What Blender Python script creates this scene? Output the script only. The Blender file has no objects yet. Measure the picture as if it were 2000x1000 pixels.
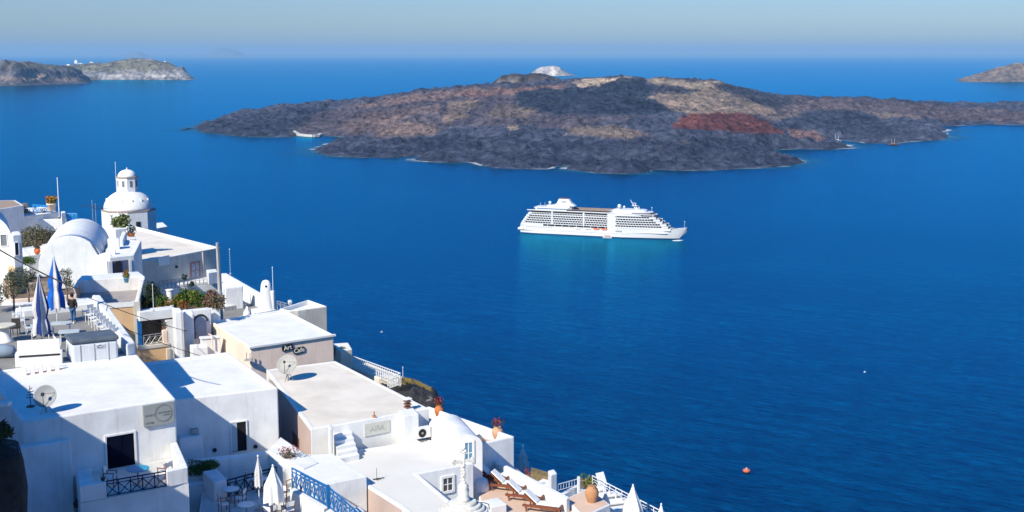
import bpy, math, random
import numpy as np
from mathutils import Vector, Matrix, noise as mnoise
random.seed(7)
R = math.radians
S = bpy.context.scene
C = S.collection
CAMZ = 220.0
FPX = 2500.0                      # focal length in photo pixels (photo is 2000 wide)
PITCH = math.atan((500 - 106) / FPX)
SUN_AZ, SUN_EL = 213.0, 37.0      # azimuth clockwise from +Y, elevation

# ------------------------------------------------------------- camera
cam = bpy.data.cameras.new('camera'); cam_o = bpy.data.objects.new('camera', cam); C.objects.link(cam_o)
cam.sensor_width = 36.0; cam.lens = FPX / 2000 * 36.0
cam.clip_start = 1.0; cam.clip_end = 600000.0
cam_o.location = (0, 0, CAMZ); cam_o.rotation_euler = (R(90) - PITCH, 0, 0)
S.camera = cam_o
# ------------------------------------------------------------- world
w = bpy.data.worlds.new('World'); S.world = w; w.use_nodes = True
wn = w.node_tree.nodes; wl = w.node_tree.links
bg = wn['Background']
sky = wn.new('ShaderNodeTexSky'); sky.sky_type = 'NISHITA'; sky.sun_disc = False
sky.sun_elevation = R(SUN_EL); sky.sun_rotation = R(SUN_AZ)
sky.altitude = 200; sky.air_density = 1.0; sky.dust_density = 0.6; sky.ozone_density = 1.6
tint = wn.new('ShaderNodeMix'); tint.data_type = 'RGBA'; tint.blend_type = 'MULTIPLY'; tint.inputs[0].default_value = 1.0
tcw = wn.new('ShaderNodeTexCoord'); sxyz = wn.new('ShaderNodeSeparateXYZ'); wl.new(tcw.outputs['Generated'], sxyz.inputs[0])
mrw = wn.new('ShaderNodeMapRange'); mrw.interpolation_type = 'SMOOTHSTEP'; mrw.inputs[1].default_value = 0.05; mrw.inputs[2].default_value = 0.5; wl.new(sxyz.outputs[2], mrw.inputs[0])
tmx = wn.new('ShaderNodeMix'); tmx.data_type = 'RGBA'; tmx.inputs[6].default_value = (0.80, 1.0, 1.58, 1); tmx.inputs[7].default_value = (0.30, 1.7, 2.3, 1)
wl.new(mrw.outputs[0], tmx.inputs[0]); wl.new(tmx.outputs[2], tint.inputs[7])
hsv = wn.new('ShaderNodeHueSaturation'); hsv.inputs['Saturation'].default_value = 1.55; wl.new(sky.outputs[0], hsv.inputs['Color']); wl.new(hsv.outputs[0], tint.inputs[6]); wl.new(tint.outputs[2], bg.inputs[0])
bg.inputs[1].default_value = 0.062
# ------------------------------------------------------------- sun
sl = bpy.data.lights.new('sun', 'SUN'); sl.energy = 4.9; sl.angle = R(0.5); sl.color = (1.0, 0.925, 0.78)
so = bpy.data.objects.new('sun', sl); C.objects.link(so)
_d = Vector((math.sin(R(SUN_AZ)) * math.cos(R(SUN_EL)), math.cos(R(SUN_AZ)) * math.cos(R(SUN_EL)), math.sin(R(SUN_EL))))
so.rotation_euler = (-_d).to_track_quat('-Z', 'Y').to_euler(); so.location = (-200, -200, 500)
# ------------------------------------------------------------- exposure
S.view_settings.view_transform = 'Standard'; S.view_settings.look = 'None'
S.view_settings.gamma = 1.0; S.view_settings.exposure = 0.39; S.view_settings.use_curve_mapping = False
S.cycles.max_bounces = 6; S.cycles.diffuse_bounces = 3; S.cycles.glossy_bounces = 2
S.cycles.volume_bounces = 0; S.cycles.transparent_max_bounces = 12
S.cycles.caustics_reflective = False; S.cycles.caustics_refractive = False

# ------------------------------------------------------------- pixel -> world helpers (calibration of the survey)
cp, sp = math.cos(PITCH), math.sin(PITCH)
def ray(px, py):
    u = (px - 1000) / FPX; v = (py - 500) / FPX
    return Vector((u, cp - v * sp, -sp - v * cp))
def W(px, py, h):                 # point h metres below the camera on the line through photo pixel
    d = ray(px, py); t = h / -d.z
    return Vector((d.x * t, d.y * t, CAMZ - h))
def WY(px, py, Y):                # point at forward distance Y
    d = ray(px, py); t = Y / d.y
    return Vector((d.x * t, Y, CAMZ + d.z * t))
def proj(p):
    x, y, z = p[0], p[1], p[2] - CAMZ
    f = y * cp - z * sp; up = y * sp + z * cp
    return (1000 + FPX * x / f, 500 - FPX * up / f)

# ------------------------------------------------------------- materials
MATS = {}
def mat(name, col, rough=0.7, var=0.12, scale=1.5, bump=0.0, bscale=8.0, metal=0.0, col2=None, spec=0.3, dirt=None, dscale=0.4, damt=0.5, dlo=0.5, dhi=0.75, stretch=None, streak=0):
    if name in MATS: return MATS[name]
    m = bpy.data.materials.new(name); m.use_nodes = True
    n = m.node_tree.nodes; l = m.node_tree.links; b = n['Principled BSDF']
    b.inputs['Roughness'].default_value = rough; b.inputs['Metallic'].default_value = metal
    b.inputs['Specular IOR Level'].default_value = spec
    tc = n.new('ShaderNodeTexCoord'); src = tc.outputs['Object']
    if stretch:
        mp = n.new('ShaderNodeMapping'); mp.inputs['Scale'].default_value = stretch
        l.new(src, mp.inputs[0]); src = mp.outputs[0]
    nz = n.new('ShaderNodeTexNoise'); nz.inputs['Scale'].default_value = scale; nz.inputs['Detail'].default_value = 6
    l.new(src, nz.inputs['Vector'])
    rp = n.new('ShaderNodeValToRGB')
    c2 = col2 if col2 else tuple(max(0, c * (1 - var)) for c in col)
    c1 = tuple(min(1, c * (1 + var * 0.5)) for c in col) if not col2 else col
    rp.color_ramp.elements[0].position = 0.32; rp.color_ramp.elements[0].color = (*c2, 1)
    rp.color_ramp.elements[1].position = 0.68; rp.color_ramp.elements[1].color = (*c1, 1)
    l.new(nz.outputs[0], rp.inputs[0]); out = rp.outputs[0]
    if dirt:
        n2 = n.new('ShaderNodeTexNoise'); n2.inputs['Scale'].default_value = dscale; n2.inputs['Detail'].default_value = 8; n2.inputs['Roughness'].default_value = 0.65
        l.new(tc.outputs['Object'], n2.inputs['Vector'])
        r2 = n.new('ShaderNodeValToRGB'); r2.color_ramp.elements[0].position = dlo; r2.color_ramp.elements[0].color = (0, 0, 0, 1)
        r2.color_ramp.elements[1].position = dhi; r2.color_ramp.elements[1].color = (damt, damt, damt, 1)
        l.new(n2.outputs[0], r2.inputs[0])
        mx = n.new('ShaderNodeMix'); mx.data_type = 'RGBA'; mx.inputs[7].default_value = (*dirt, 1)
        l.new(r2.outputs[0], mx.inputs[0]); l.new(out, mx.inputs[6]); out = mx.outputs[2]
    if streak:
        mp4 = n.new('ShaderNodeMapping'); mp4.inputs['Scale'].default_value = (2.2, 2.2, 0.22); l.new(tc.outputs['Object'], mp4.inputs[0])
        n4 = n.new('ShaderNodeTexNoise'); n4.inputs['Scale'].default_value = 1.6; n4.inputs['Detail'].default_value = 7; n4.inputs['Roughness'].default_value = 0.7; l.new(mp4.outputs[0], n4.inputs['Vector'])
        r4 = n.new('ShaderNodeValToRGB'); r4.color_ramp.elements[0].position = 0.52; r4.color_ramp.elements[0].color = (1, 1, 1, 1); r4.color_ramp.elements[1].position = 0.72; r4.color_ramp.elements[1].color = (1 - streak, 1 - streak * 1.05, 1 - streak * 1.15, 1)
        l.new(n4.outputs[0], r4.inputs[0]); m4 = n.new('ShaderNodeMix'); m4.data_type = 'RGBA'; m4.blend_type = 'MULTIPLY'; m4.inputs[0].default_value = 1; l.new(out, m4.inputs[6]); l.new(r4.outputs[0], m4.inputs[7]); out = m4.outputs[2]
    l.new(out, b.inputs['Base Color'])
    if bump:
        n3 = n.new('ShaderNodeTexNoise'); n3.inputs['Scale'].default_value = bscale; n3.inputs['Detail'].default_value = 5
        l.new(tc.outputs['Object'], n3.inputs['Vector'])
        bp = n.new('ShaderNodeBump'); bp.inputs['Strength'].default_value = min(1, bump * 10); bp.inputs['Distance'].default_value = bump
        l.new(n3.outputs[0], bp.inputs['Height']); l.new(bp.outputs[0], b.inputs['Normal'])
    MATS[name] = m
    return m

# ------------------------------------------------------------- mesh builder
class MB:
    def __init__(s): s.v = []; s.f = []; s.m = []; s.mi = 0; s.smooth = []; s.sm = False
    def add(s, vs, fs):
        o = len(s.v); s.v += [tuple(p) for p in vs]
        for f in fs: s.f.append(tuple(i + o for i in f)); s.m.append(s.mi); s.smooth.append(s.sm)
        return s
    def prism(s, poly, z0, z1):   # poly list of (x,y[,..]); z0/z1 may be lists
        n = len(poly)
        a = sum(poly[i][0] * poly[(i + 1) % n][1] - poly[(i + 1) % n][0] * poly[i][1] for i in range(n))
        if a < 0: poly = poly[::-1]
        vs = [(p[0], p[1], z0) for p in poly] + [(p[0], p[1], z1) for p in poly]
        fs = [tuple(range(n))[::-1], tuple(range(n, 2 * n))] + [(i, (i + 1) % n, n + (i + 1) % n, n + i) for i in range(n)]
        return s.add(vs, fs)
    def box(s, c, size, rz=0, M=None):
        hx, hy, hz = size[0] / 2, size[1] / 2, size[2] / 2
        vs = [Vector((x, y, z)) for z in (-hz, hz) for x, y in ((-hx, -hy), (hx, -hy), (hx, hy), (-hx, hy))]
        m = Matrix.Rotation(rz, 3, 'Z') if M is None else M
        vs = [m @ v + Vector(c) for v in vs]
        return s.add(vs, [(3, 2, 1, 0), (4, 5, 6, 7), (0, 1, 5, 4), (1, 2, 6, 5), (2, 3, 7, 6), (3, 0, 4, 7)])
    def cyl(s, a, b, r0, r1=None, n=10, caps=True):
        a, b = Vector(a), Vector(b); r1 = r0 if r1 is None else r1
        d = (b - a).normalized(); t = d.orthogonal().normalized(); q = d.cross(t)
        vs = []
        for c, r in ((a, r0), (b, r1)):
            for i in range(n):
                th = 2 * math.pi * i / n; vs.append(c + r * (math.cos(th) * t + math.sin(th) * q))
        fs = [(i, (i + 1) % n, n + (i + 1) % n, n + i) for i in range(n)]
        if caps: fs += [tuple(range(n))[::-1], tuple(range(n, 2 * n))]
        return s.add(vs, fs)
    def tube(s, pts, r, n=6):
        pts = [Vector(p) for p in pts]; vs = []; fs = []
        t0 = None
        for k, p in enumerate(pts):
            d = (pts[min(k + 1, len(pts) - 1)] - pts[max(k - 1, 0)]).normalized()
            t = d.orthogonal() if t0 is None else (t0 - d * t0.dot(d))
            t.normalize(); t0 = t; q = d.cross(t)
            rr = r[k] if isinstance(r, (list, tuple)) else r
            for i in range(n):
                th = 2 * math.pi * i / n; vs.append(p + rr * (math.cos(th) * t + math.sin(th) * q))
        for k in range(len(pts) - 1):
            for i in range(n): fs.append((k * n + i, k * n + (i + 1) % n, (k + 1) * n + (i + 1) % n, (k + 1) * n + i))
        fs += [tuple(range(n))[::-1], tuple(range((len(pts) - 1) * n, len(pts) * n))]
        return s.add(vs, fs)
    def lathe(s, prof, c=(0, 0, 0), n=16, sx=1, sy=1, fn=None):
        vs = []; fs = []
        for (r, z) in prof:
            for i in range(n):
                th = 2 * math.pi * i / n; k = fn(th, z) if fn else 1
                vs.append((c[0] + r * k * math.cos(th) * sx, c[1] + r * k * math.sin(th) * sy, c[2] + z))
        for k in range(len(prof) - 1):
            for i in range(n): fs.append((k * n + i, k * n + (i + 1) % n, (k + 1) * n + (i + 1) % n, (k + 1) * n + i))
        fs += [tuple(range(n))[::-1], tuple(range((len(prof) - 1) * n, len(prof) * n))]
        return s.add(vs, fs)
    def build(s, name, mats, parent=None, loc=None, world=True, bevel=0, label=None):
        """world=True: verts are world coords; they are rebased on the parent's (or loc's) origin"""
        if loc is None:
            if parent is not None: org = wloc(parent) if world else Vector((0, 0, 0))
            else:
                xs = [v[0] for v in s.v]; ys = [v[1] for v in s.v]; zs = [v[2] for v in s.v]
                org = Vector(((min(xs) + max(xs)) / 2, (min(ys) + max(ys)) / 2, min(zs)))
        else: org = Vector(loc)
        vs = [(v[0] - org[0], v[1] - org[1], v[2] - org[2]) for v in s.v]
        me = bpy.data.meshes.new(name); me.from_pydata(vs, [], s.f)
        if not isinstance(mats, (list, tuple)): mats = [mats]
        for m in mats: me.materials.append(m)
        me.polygons.foreach_set('material_index', s.m); me.polygons.foreach_set('use_smooth', s.smooth)
        me.update()
        o = bpy.data.objects.new(name, me); C.objects.link(o)
        if parent is not None: o.parent = parent
        if parent is None or (loc is not None and not world): o.location = org
        if bevel:
            b = o.modifiers.new('bevel', 'BEVEL'); b.width = bevel; b.segments = 2; b.limit_method = 'ANGLE'; b.angle_limit = R(40)
        if label: o['label'] = label
        return o
def wloc(o):
    v = Vector(o.location)
    if o.parent: v = v + wloc(o.parent)
    return v
def tag(o, label, cat, group=None, kind=None):
    o['label'] = label; o['category'] = cat
    if group: o['group'] = group
    if kind: o['kind'] = kind
    return o
def thing(name, label, cat, loc, rz=0, group=None):
    o = bpy.data.objects.new(name, None); C.objects.link(o); o.location = loc; o.rotation_euler = (0, 0, rz)
    o.empty_display_size = 0.3
    return tag(o, label, cat, group)
def dup(root, loc, rz=0, label=None, scale=None):
    r = root.copy(); C.objects.link(r); r.location = loc; r.rotation_euler = (0, 0, rz)
    if scale: r.scale = scale
    if label: r['label'] = label
    for ch in list(root.children):
        c = ch.copy(); C.objects.link(c); c.parent = r
        for g in list(ch.children):
            d = g.copy(); C.objects.link(d); d.parent = c
    return r
def struct(name, mb, m, loc=None, label=None):
    o = mb.build(name, m, None, loc=loc); o['kind'] = 'structure'
    if label: o['label'] = label
    return o
# ============================================================= SEA
def sea_material():
    m = bpy.data.materials.new('sea_water'); m.use_nodes = True
    n = m.node_tree.nodes; l = m.node_tree.links; b = n['Principled BSDF']
    tc = n.new('ShaderNodeTexCoord')
    def mapped(sc, rot=0):
        mr = n.new('ShaderNodeMapping'); mr.inputs['Rotation'].default_value = (0, 0, rot); l.new(tc.outputs['Object'], mr.inputs[0])
        mp = n.new('ShaderNodeMapping'); mp.inputs['Scale'].default_value = sc; l.new(mr.outputs[0], mp.inputs[0]); return mp.outputs[0]
    big = n.new('ShaderNodeTexNoise'); big.inputs['Scale'].default_value = 1; big.inputs['Detail'].default_value = 5
    l.new(mapped((0.0012, 0.0035, 1), 0.25), big.inputs['Vector'])
    rp = n.new('ShaderNodeValToRGB')
    rp.color_ramp.elements[0].position = 0.3; rp.color_ramp.elements[0].color = (0.0, 0.0205, 0.056, 1)
    rp.color_ramp.elements[1].position = 0.7; rp.color_ramp.elements[1].color = (0.0, 0.037, 0.090, 1)
    l.new(big.outputs[0], rp.inputs[0])
    rip = n.new('ShaderNodeTexNoise'); rip.inputs['Scale'].default_value = 1; rip.inputs['Detail'].default_value = 7; rip.inputs['Roughness'].default_value = 0.68
    l.new(mapped((0.018, 0.11, 1), 0.56), rip.inputs['Vector'])
    mx = n.new('ShaderNodeMix'); mx.data_type = 'RGBA'; mx.blend_type = 'MULTIPLY'; mx.inputs[0].default_value = 0.75
    r2 = n.new('ShaderNodeValToRGB'); r2.color_ramp.elements[0].position = 0.38; r2.color_ramp.elements[0].color = (0.40, 0.45, 0.56, 1)
    r2.color_ramp.elements[1].position = 0.64; r2.color_ramp.elements[1].color = (1.75, 1.6, 1.45, 1)
    l.new(rip.outputs[0], r2.inputs[0]); l.new(rp.outputs[0], mx.inputs[6]); l.new(r2.outputs[0], mx.inputs[7])
    n.remove(b); out = n['Material Output']
    df = n.new('ShaderNodeBsdfDiffuse'); gl = n.new('ShaderNodeBsdfGlossy'); gl.inputs['Roughness'].default_value = 0.12
    gl.inputs['Color'].default_value = (0.03, 0.54, 0.92, 1)
    fr = n.new('ShaderNodeFresnel'); fr.inputs['IOR'].default_value = 1.33
    ms = n.new('ShaderNodeMixShader'); l.new(fr.outputs[0], ms.inputs[0]); l.new(df.outputs[0], ms.inputs[1]); l.new(gl.outputs[0], ms.inputs[2])
    l.new(ms.outputs[0], out.inputs['Surface']); r3n = n.new('ShaderNodeTexNoise'); r3n.inputs['Scale'].default_value = 1; r3n.inputs['Detail'].default_value = 6; r3n.inputs['Roughness'].default_value = 0.7; l.new(mapped((0.09, 0.52, 1), 0.54), r3n.inputs['Vector'])
    r3 = n.new('ShaderNodeValToRGB'); r3.color_ramp.elements[0].position = 0.40; r3.color_ramp.elements[0].color = (0.40, 0.45, 0.53, 1); r3.color_ramp.elements[1].position = 0.62; r3.color_ramp.elements[1].color = (1.95, 1.8, 1.65, 1); l.new(r3n.outputs[0], r3.inputs[0])
    m3 = n.new('ShaderNodeMix'); m3.data_type = 'RGBA'; m3.blend_type = 'MULTIPLY'; m3.inputs[0].default_value = 1; l.new(mx.outputs[2], m3.inputs[6]); l.new(r3.outputs[0], m3.inputs[7]); l.new(m3.outputs[2], df.inputs['Color'])  # light and dark of the wavelets multiplied into the diffuse colour
    w1 = n.new('ShaderNodeTexNoise'); w1.inputs['Scale'].default_value = 1; w1.inputs['Detail'].default_value = 4; w1.inputs['Roughness'].default_value = 0.6
    l.new(mapped((0.09, 0.40, 1), 0.5), w1.inputs['Vector'])
    w2 = n.new('ShaderNodeTexNoise'); w2.inputs['Scale'].default_value = 1; w2.inputs['Detail'].default_value = 3
    l.new(mapped((0.015, 0.07, 1), 0.6), w2.inputs['Vector'])
    b1 = n.new('ShaderNodeBump'); b1.inputs['Strength'].default_value = 1; b1.inputs['Distance'].default_value = 0.34
    b2 = n.new('ShaderNodeBump'); b2.inputs['Strength'].default_value = 1; b2.inputs['Distance'].default_value = 0.22
    l.new(w2.outputs[0], b2.inputs['Height']); l.new(w1.outputs[0], b1.inputs['Height'])
    l.new(b2.outputs[0], b1.inputs['Normal']); l.new(b1.outputs[0], gl.inputs['Normal']); l.new(b1.outputs[0], fr.inputs['Normal'])
    return m
sea = MB()
sea.add([(-260000, -20000, 0), (260000, -20000, 0), (260000, 380000, 0), (-260000, 380000, 0)], [(0, 1, 2, 3)])
so_ = struct('sea', sea, sea_material(), loc=(0, 0, 0), label='deep blue rippled sea of the caldera')

# ============================================================= HAZE
hz = bpy.data.materials.new('haze_air'); hz.use_nodes = True
n_ = hz.node_tree.nodes; n_.clear()
o_ = n_.new('ShaderNodeOutputMaterial'); pv = n_.new('ShaderNodeVolumePrincipled')
pv.inputs['Color'].default_value = (0.38, 0.68, 0.98, 1); pv.inputs['Density'].default_value = 1.9e-5
pv.inputs['Anisotropy'].default_value = 0.0
hz.node_tree.links.new(pv.outputs[0], o_.inputs['Volume'])

def fbm(x, y, s, seed=0, octv=5):
    return mnoise.fractal(Vector((x * s, y * s, seed * 7.3)), 1.0, 2.1, octv)

def terrain_material(name, rock_bump=3.0, bscale=0.06):
    m = bpy.data.materials.new(name); m.use_nodes = True
    n = m.node_tree.nodes; l = m.node_tree.links; b = n['Principled BSDF']
    b.inputs['Roughness'].default_value = 0.95; b.inputs['Specular IOR Level'].default_value = 0.1
    at = n.new('ShaderNodeAttribute'); at.attribute_name = 'ground_colour'
    tc = n.new('ShaderNodeTexCoord')
    nz = n.new('ShaderNodeTexNoise'); nz.inputs['Scale'].default_value = bscale; nz.inputs['Detail'].default_value = 8; nz.inputs['Roughness'].default_value = 0.7
    l.new(tc.outputs['Object'], nz.inputs['Vector'])
    rp = n.new('ShaderNodeValToRGB'); rp.color_ramp.elements[0].position = 0.36; rp.color_ramp.elements[0].color = (0.40, 0.42, 0.48, 1)
    rp.color_ramp.elements[1].position = 0.66; rp.color_ramp.elements[1].color = (1.75, 1.68, 1.6, 1)
    l.new(nz.outputs[0], rp.inputs[0])
    nb = n.new('ShaderNodeTexNoise'); nb.inputs['Scale'].default_value = bscale * .16; nb.inputs['Detail'].default_value = 6; nb.inputs['Roughness'].default_value = .62; l.new(tc.outputs['Object'], nb.inputs['Vector'])
    rb = n.new('ShaderNodeValToRGB'); rb.color_ramp.elements[0].position = .38; rb.color_ramp.elements[0].color = (.74, .76, .84, 1); rb.color_ramp.elements[1].position = .62; rb.color_ramp.elements[1].color = (1.28, 1.22, 1.16, 1)
    l.new(nb.outputs[0], rb.inputs[0]); m0 = n.new('ShaderNodeMix'); m0.data_type = 'RGBA'; m0.blend_type = 'MULTIPLY'; m0.inputs[0].default_value = 1; l.new(at.outputs['Color'], m0.inputs[6]); l.new(rb.outputs[0], m0.inputs[7])
    mx = n.new('ShaderNodeMix'); mx.data_type = 'RGBA'; mx.blend_type = 'MULTIPLY'; mx.inputs[0].default_value = 1
    l.new(m0.outputs[2], mx.inputs[6]); l.new(rp.outputs[0], mx.inputs[7]); l.new(mx.outputs[2], b.inputs['Base Color'])
    bp = n.new('ShaderNodeBump'); bp.inputs['Strength'].default_value = 1; bp.inputs['Distance'].default_value = rock_bump
    l.new(nz.outputs[0], bp.inputs['Height']); l.new(bp.outputs[0], b.inputs['Normal'])
    return m

def seg_dist(P, poly):
    """unsigned distance and inside test for numpy points P (N,2) to closed poly (M,2)"""
    N = len(P); d = np.full(N, 1e12); ins = np.zeros(N, bool); M = len(poly)
    for i in range(M):
        a = poly[i]; b = poly[(i + 1) % M]; ab = b - a
        t = np.clip(((P - a) @ ab) / max(ab @ ab, 1e-9), 0, 1)
        q = a + t[:, None] * ab
        d = np.minimum(d, np.hypot(*(P - q).T))
        c = ((a[1] > P[:, 1]) != (b[1] > P[:, 1]))
        with np.errstate(divide='ignore', invalid='ignore'):
            xx = (b[0] - a[0]) * (P[:, 1] - a[1]) / (b[1] - a[1] if b[1] != a[1] else 1e-9) + a[0]
        ins ^= (c & (P[:, 0] < xx))
    return d, ins
def tps_fit(pts, z, reg=1e-3):
    n = len(pts); sc = 1000.0; p = pts / sc
    d = np.hypot(p[:, None, 0] - p[None, :, 0], p[:, None, 1] - p[None, :, 1]) + 1e-9
    K = d * d * np.log(d) + reg * np.eye(n)
    Pm = np.c_[np.ones(n), p]; A = np.zeros((n + 3, n + 3)); A[:n, :n] = K; A[:n, n:] = Pm; A[n:, :n] = Pm.T
    s_ = np.linalg.solve(A, np.r_[z, 0, 0, 0])
    def ev(q):
        q = q / sc; out = s_[n] + q @ s_[n + 1:]
        for i in range(n):
            dd = np.hypot(q[:, 0] - p[i, 0], q[:, 1] - p[i, 1]) + 1e-9
            out = out + s_[i] * dd * dd * np.log(dd)
        return out
    return ev
def rough_poly(poly, step, amp, seed):
    out = []
    for i in range(len(poly)):
        a = Vector(poly[i]); b = Vector(poly[(i + 1) % len(poly)]); L = (b - a).length; k = max(1, int(L / step))
        nrm = Vector((-(b - a).y, (b - a).x)).normalized()
        for j in range(k):
            p = a.lerp(b, j / k); out.append(p + nrm * amp * fbm(p.x, p.y, 1 / (amp * 6), seed, 4))
    return np.array([(p.x, p.y) for p in out])
def npproj(P3):
    x = P3[:, 0]; y = P3[:, 1]; z = P3[:, 2] - CAMZ
    f = y * cp - z * sp; up = y * sp + z * cp
    return np.c_[1000 + FPX * x / f, 500 - FPX * up / f]

def island(name, label, coast, ctrl, res, amp, zones, base_col, shore_w=60, rough=(6, 0.03), matn=None, shore_min=2.0, jit=12, terrace=0.0, gully=0):
    """coast: world polygon; ctrl: list of world xyz surface points; zones: (pixel polygon, colour, softness, strength)"""
    coast = rough_poly(coast, 25 * res[0] / 6, jit, hash(name) % 50 if False else len(name))
    xs = np.arange(coast[:, 0].min() - 20, coast[:, 0].max() + 20, res[0]); ys = np.arange(coast[:, 1].min() - 20, coast[:, 1].max() + 20, res[1])
    X, Y = np.meshgrid(xs, ys); P = np.c_[X.ravel(), Y.ravel()]
    d, ins = seg_dist(P, coast)
    cp_ = [(c[0], c[1]) for c in ctrl] + [tuple(c) for c in coast[::max(1, len(coast) // 90)]]
    cz_ = [c[2] for c in ctrl] + [shore_min * 2] * len(coast[::max(1, len(coast) // 90)])
    Z = tps_fit(np.array(cp_), np.array(cz_, float))(P)
    Z = np.maximum(Z, shore_min)
    gv = np.array([abs(mnoise.noise(Vector((p[0] * gully, p[1] * gully * .25, 2)))) for p in P]) if gully else 0
    ramp = np.clip(d / (shore_w * (1 + 3.0 * gv)), 0, 1) ** 0.6
    nzv = np.array([fbm(p[0], p[1], rough[1], 3, 6) for p in P])
    nz2 = np.array([mnoise.noise(Vector((p[0] * rough[1] * 7, p[1] * rough[1] * 7, 5))) for p in P])
    nz5 = np.array([mnoise.noise(Vector((p[0] * .085, p[1] * .085, 11))) for p in P])
    rdg = np.array([1 - abs(mnoise.noise(Vector((p[0] * rough[1] * 2.2, p[1] * rough[1] * 2.2, 21)))) * 2.6 for p in P])
    Z = Z * ramp + (rdg * rough[0] * .45 + nzv * rough[0] + nz2 * rough[0] * 0.25 + nz5 * rough[0] * .22) * np.clip(d / (shore_w * .7), 0.12, 1)
    Z = np.where(ins, np.maximum(Z, 0.4), -3 - d * 0.05)
    keep = ins | (d < res[0] * 2.5)
    idx = -np.ones(len(P), int); idx[keep] = np.arange(keep.sum())
    nx = len(xs); ny = len(ys)
    I = idx.reshape(ny, nx)
    q = np.stack([I[:-1, :-1], I[:-1, 1:], I[1:, 1:], I[1:, :-1]], -1).reshape(-1, 4)
    q = q[(q >= 0).all(1)]
    V = np.c_[P[keep], Z[keep]]
    V[:, :2] += 0
    pix = npproj(V)
    nz_ = nzv[keep]
    col = np.tile(np.array(base_col), (len(V), 1))
    wob = np.array([[mnoise.noise(Vector((a * .03, b * .12, 1))) * 14, mnoise.noise(Vector((a * .03, b * .12, 9))) * 5] for a, b in pix])
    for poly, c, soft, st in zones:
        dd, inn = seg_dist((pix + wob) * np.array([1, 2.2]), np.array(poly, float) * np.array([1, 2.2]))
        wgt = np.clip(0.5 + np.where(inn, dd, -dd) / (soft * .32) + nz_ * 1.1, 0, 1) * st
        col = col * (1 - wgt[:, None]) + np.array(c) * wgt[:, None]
    me = bpy.data.meshes.new(name)
    org = np.array([coast[:, 0].mean(), coast[:, 1].mean(), 0])
    me.from_pydata((V - org).tolist(), [], q.tolist())
    ca = me.color_attributes.new('ground_colour', 'FLOAT_COLOR', 'POINT')
    ca.data.foreach_set('color', np.c_[np.clip(col, 0, 1), np.ones(len(col))].ravel())
    me.materials.append(matn)
    me.polygons.foreach_set('use_smooth', [False] * len(me.polygons))
    o = bpy.data.objects.new(name, me); C.objects.link(o); o.location = org
    o['kind'] = 'structure'; o['label'] = label
    return o, coast

def PX(l, h=220.0):
    return [W(x, y, h).xy for x, y in l]
# ---- volcanic island
near = [(352,256),(372,250.5),(395,259),(440,264),(500,267),(560,267.5),(600,262),(640,266),(690,271),(655,279),(622,289),(617,298),(640,304),(700,307),(760,307),(828,304),(822,313),(870,318),(925,318),(935,325),(1000,330),(1060,330),(1103,324),(1112,334),(1160,340),(1230,340),(1268,337),(1272,332),(1330,334),(1400,334),(1450,330),(1520,325),(1573,318),(1560,308),(1510,297),(1507,293),(1560,291),(1620,293),(1668,289),(1650,281),(1600,276),(1595,271),(1640,273),(1690,280),(1740,281),(1800,276),(1838,273),(1848,262),(1842,254),(1835,247),(1870,246),(1930,243),(2010,244)]
nearw = PX(near)
far_c = [(3300, 5100), (3300, 5500), (2800, 5700), (1900, 5700), (900, 5600), (200, 5600), (-500, 5300), (-900, 4900), (-1000, 4400)]
coastw = [Vector(p) for p in nearw] + [Vector((p[0], p[1])) for p in far_c]
def interp(x, tab):
    for (x0, a), (x1, b_) in zip(tab, tab[1:]):
        if x0 <= x <= x1: return a + (b_ - a) * (x - x0) / max(x1 - x0, 1e-6)
    return tab[0][1] if x < tab[0][0] else tab[-1][1]
ridge_y = [(352,254),(380,247),(430,238),(470,229),(540,211),(600,206),(680,200),(760,191),(800,181),(860,175),(930,171),(980,166),(1060,166),(1110,158),(1150,155),(1215,153),(1240,157),(1262,156),(1330,160),(1380,158),(1420,167),(1480,181),(1520,190),(1600,193),(1700,194),(1780,201),(1860,208),(1950,214),(2010,219)]
ridge_Y = [(352,4040),(430,4040),(540,4250),(680,4400),(800,4500),(930,4650),(1100,4650),(1215,4500),(1330,4700),(1420,4600),(1520,4550),(1700,4700),(1860,4850),(2010,4900)]
shore_y = [(352,256),(440,264),(540,267),(640,267),(650,300),(700,307),(828,304),(925,318),(1000,330),(1103,324),(1160,340),(1268,337),(1400,334),(1520,325),(1575,318),(1600,290),(1665,288),(1690,280),(1800,276),(1838,273),(1850,262),(1870,246),(2010,244)]
ctrl = []
for px in range(370, 2011, 45):
    ry = interp(px, ridge_y); rY = interp(px, ridge_Y); sy = interp(px, shore_y)
    top = WY(px, ry, rY); ctrl.append(top); zr = top.z
    for f in (0.18, 0.38, 0.58, 0.78, 0.9):
        ctrl.append(W(px, sy + (ry - sy) * f, CAMZ - max(3, zr * (f ** 1.25) * 0.97)))
    ctrl.append(Vector((top.x * 1.08, rY + 350, zr * 0.6)))
for px, ry in ridge_y:
    ctrl.append(WY(px, ry, interp(px, ridge_Y)))
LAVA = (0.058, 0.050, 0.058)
TAN = (0.155, 0.122, 0.102); BRN = (0.088, 0.070, 0.078); REDC = (0.095, 0.038, 0.040); DK = (0.021, 0.032, 0.054); PALE = (0.34, 0.27, 0.20)  # DK is bluer than the rock, with haze mixed into it
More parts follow.
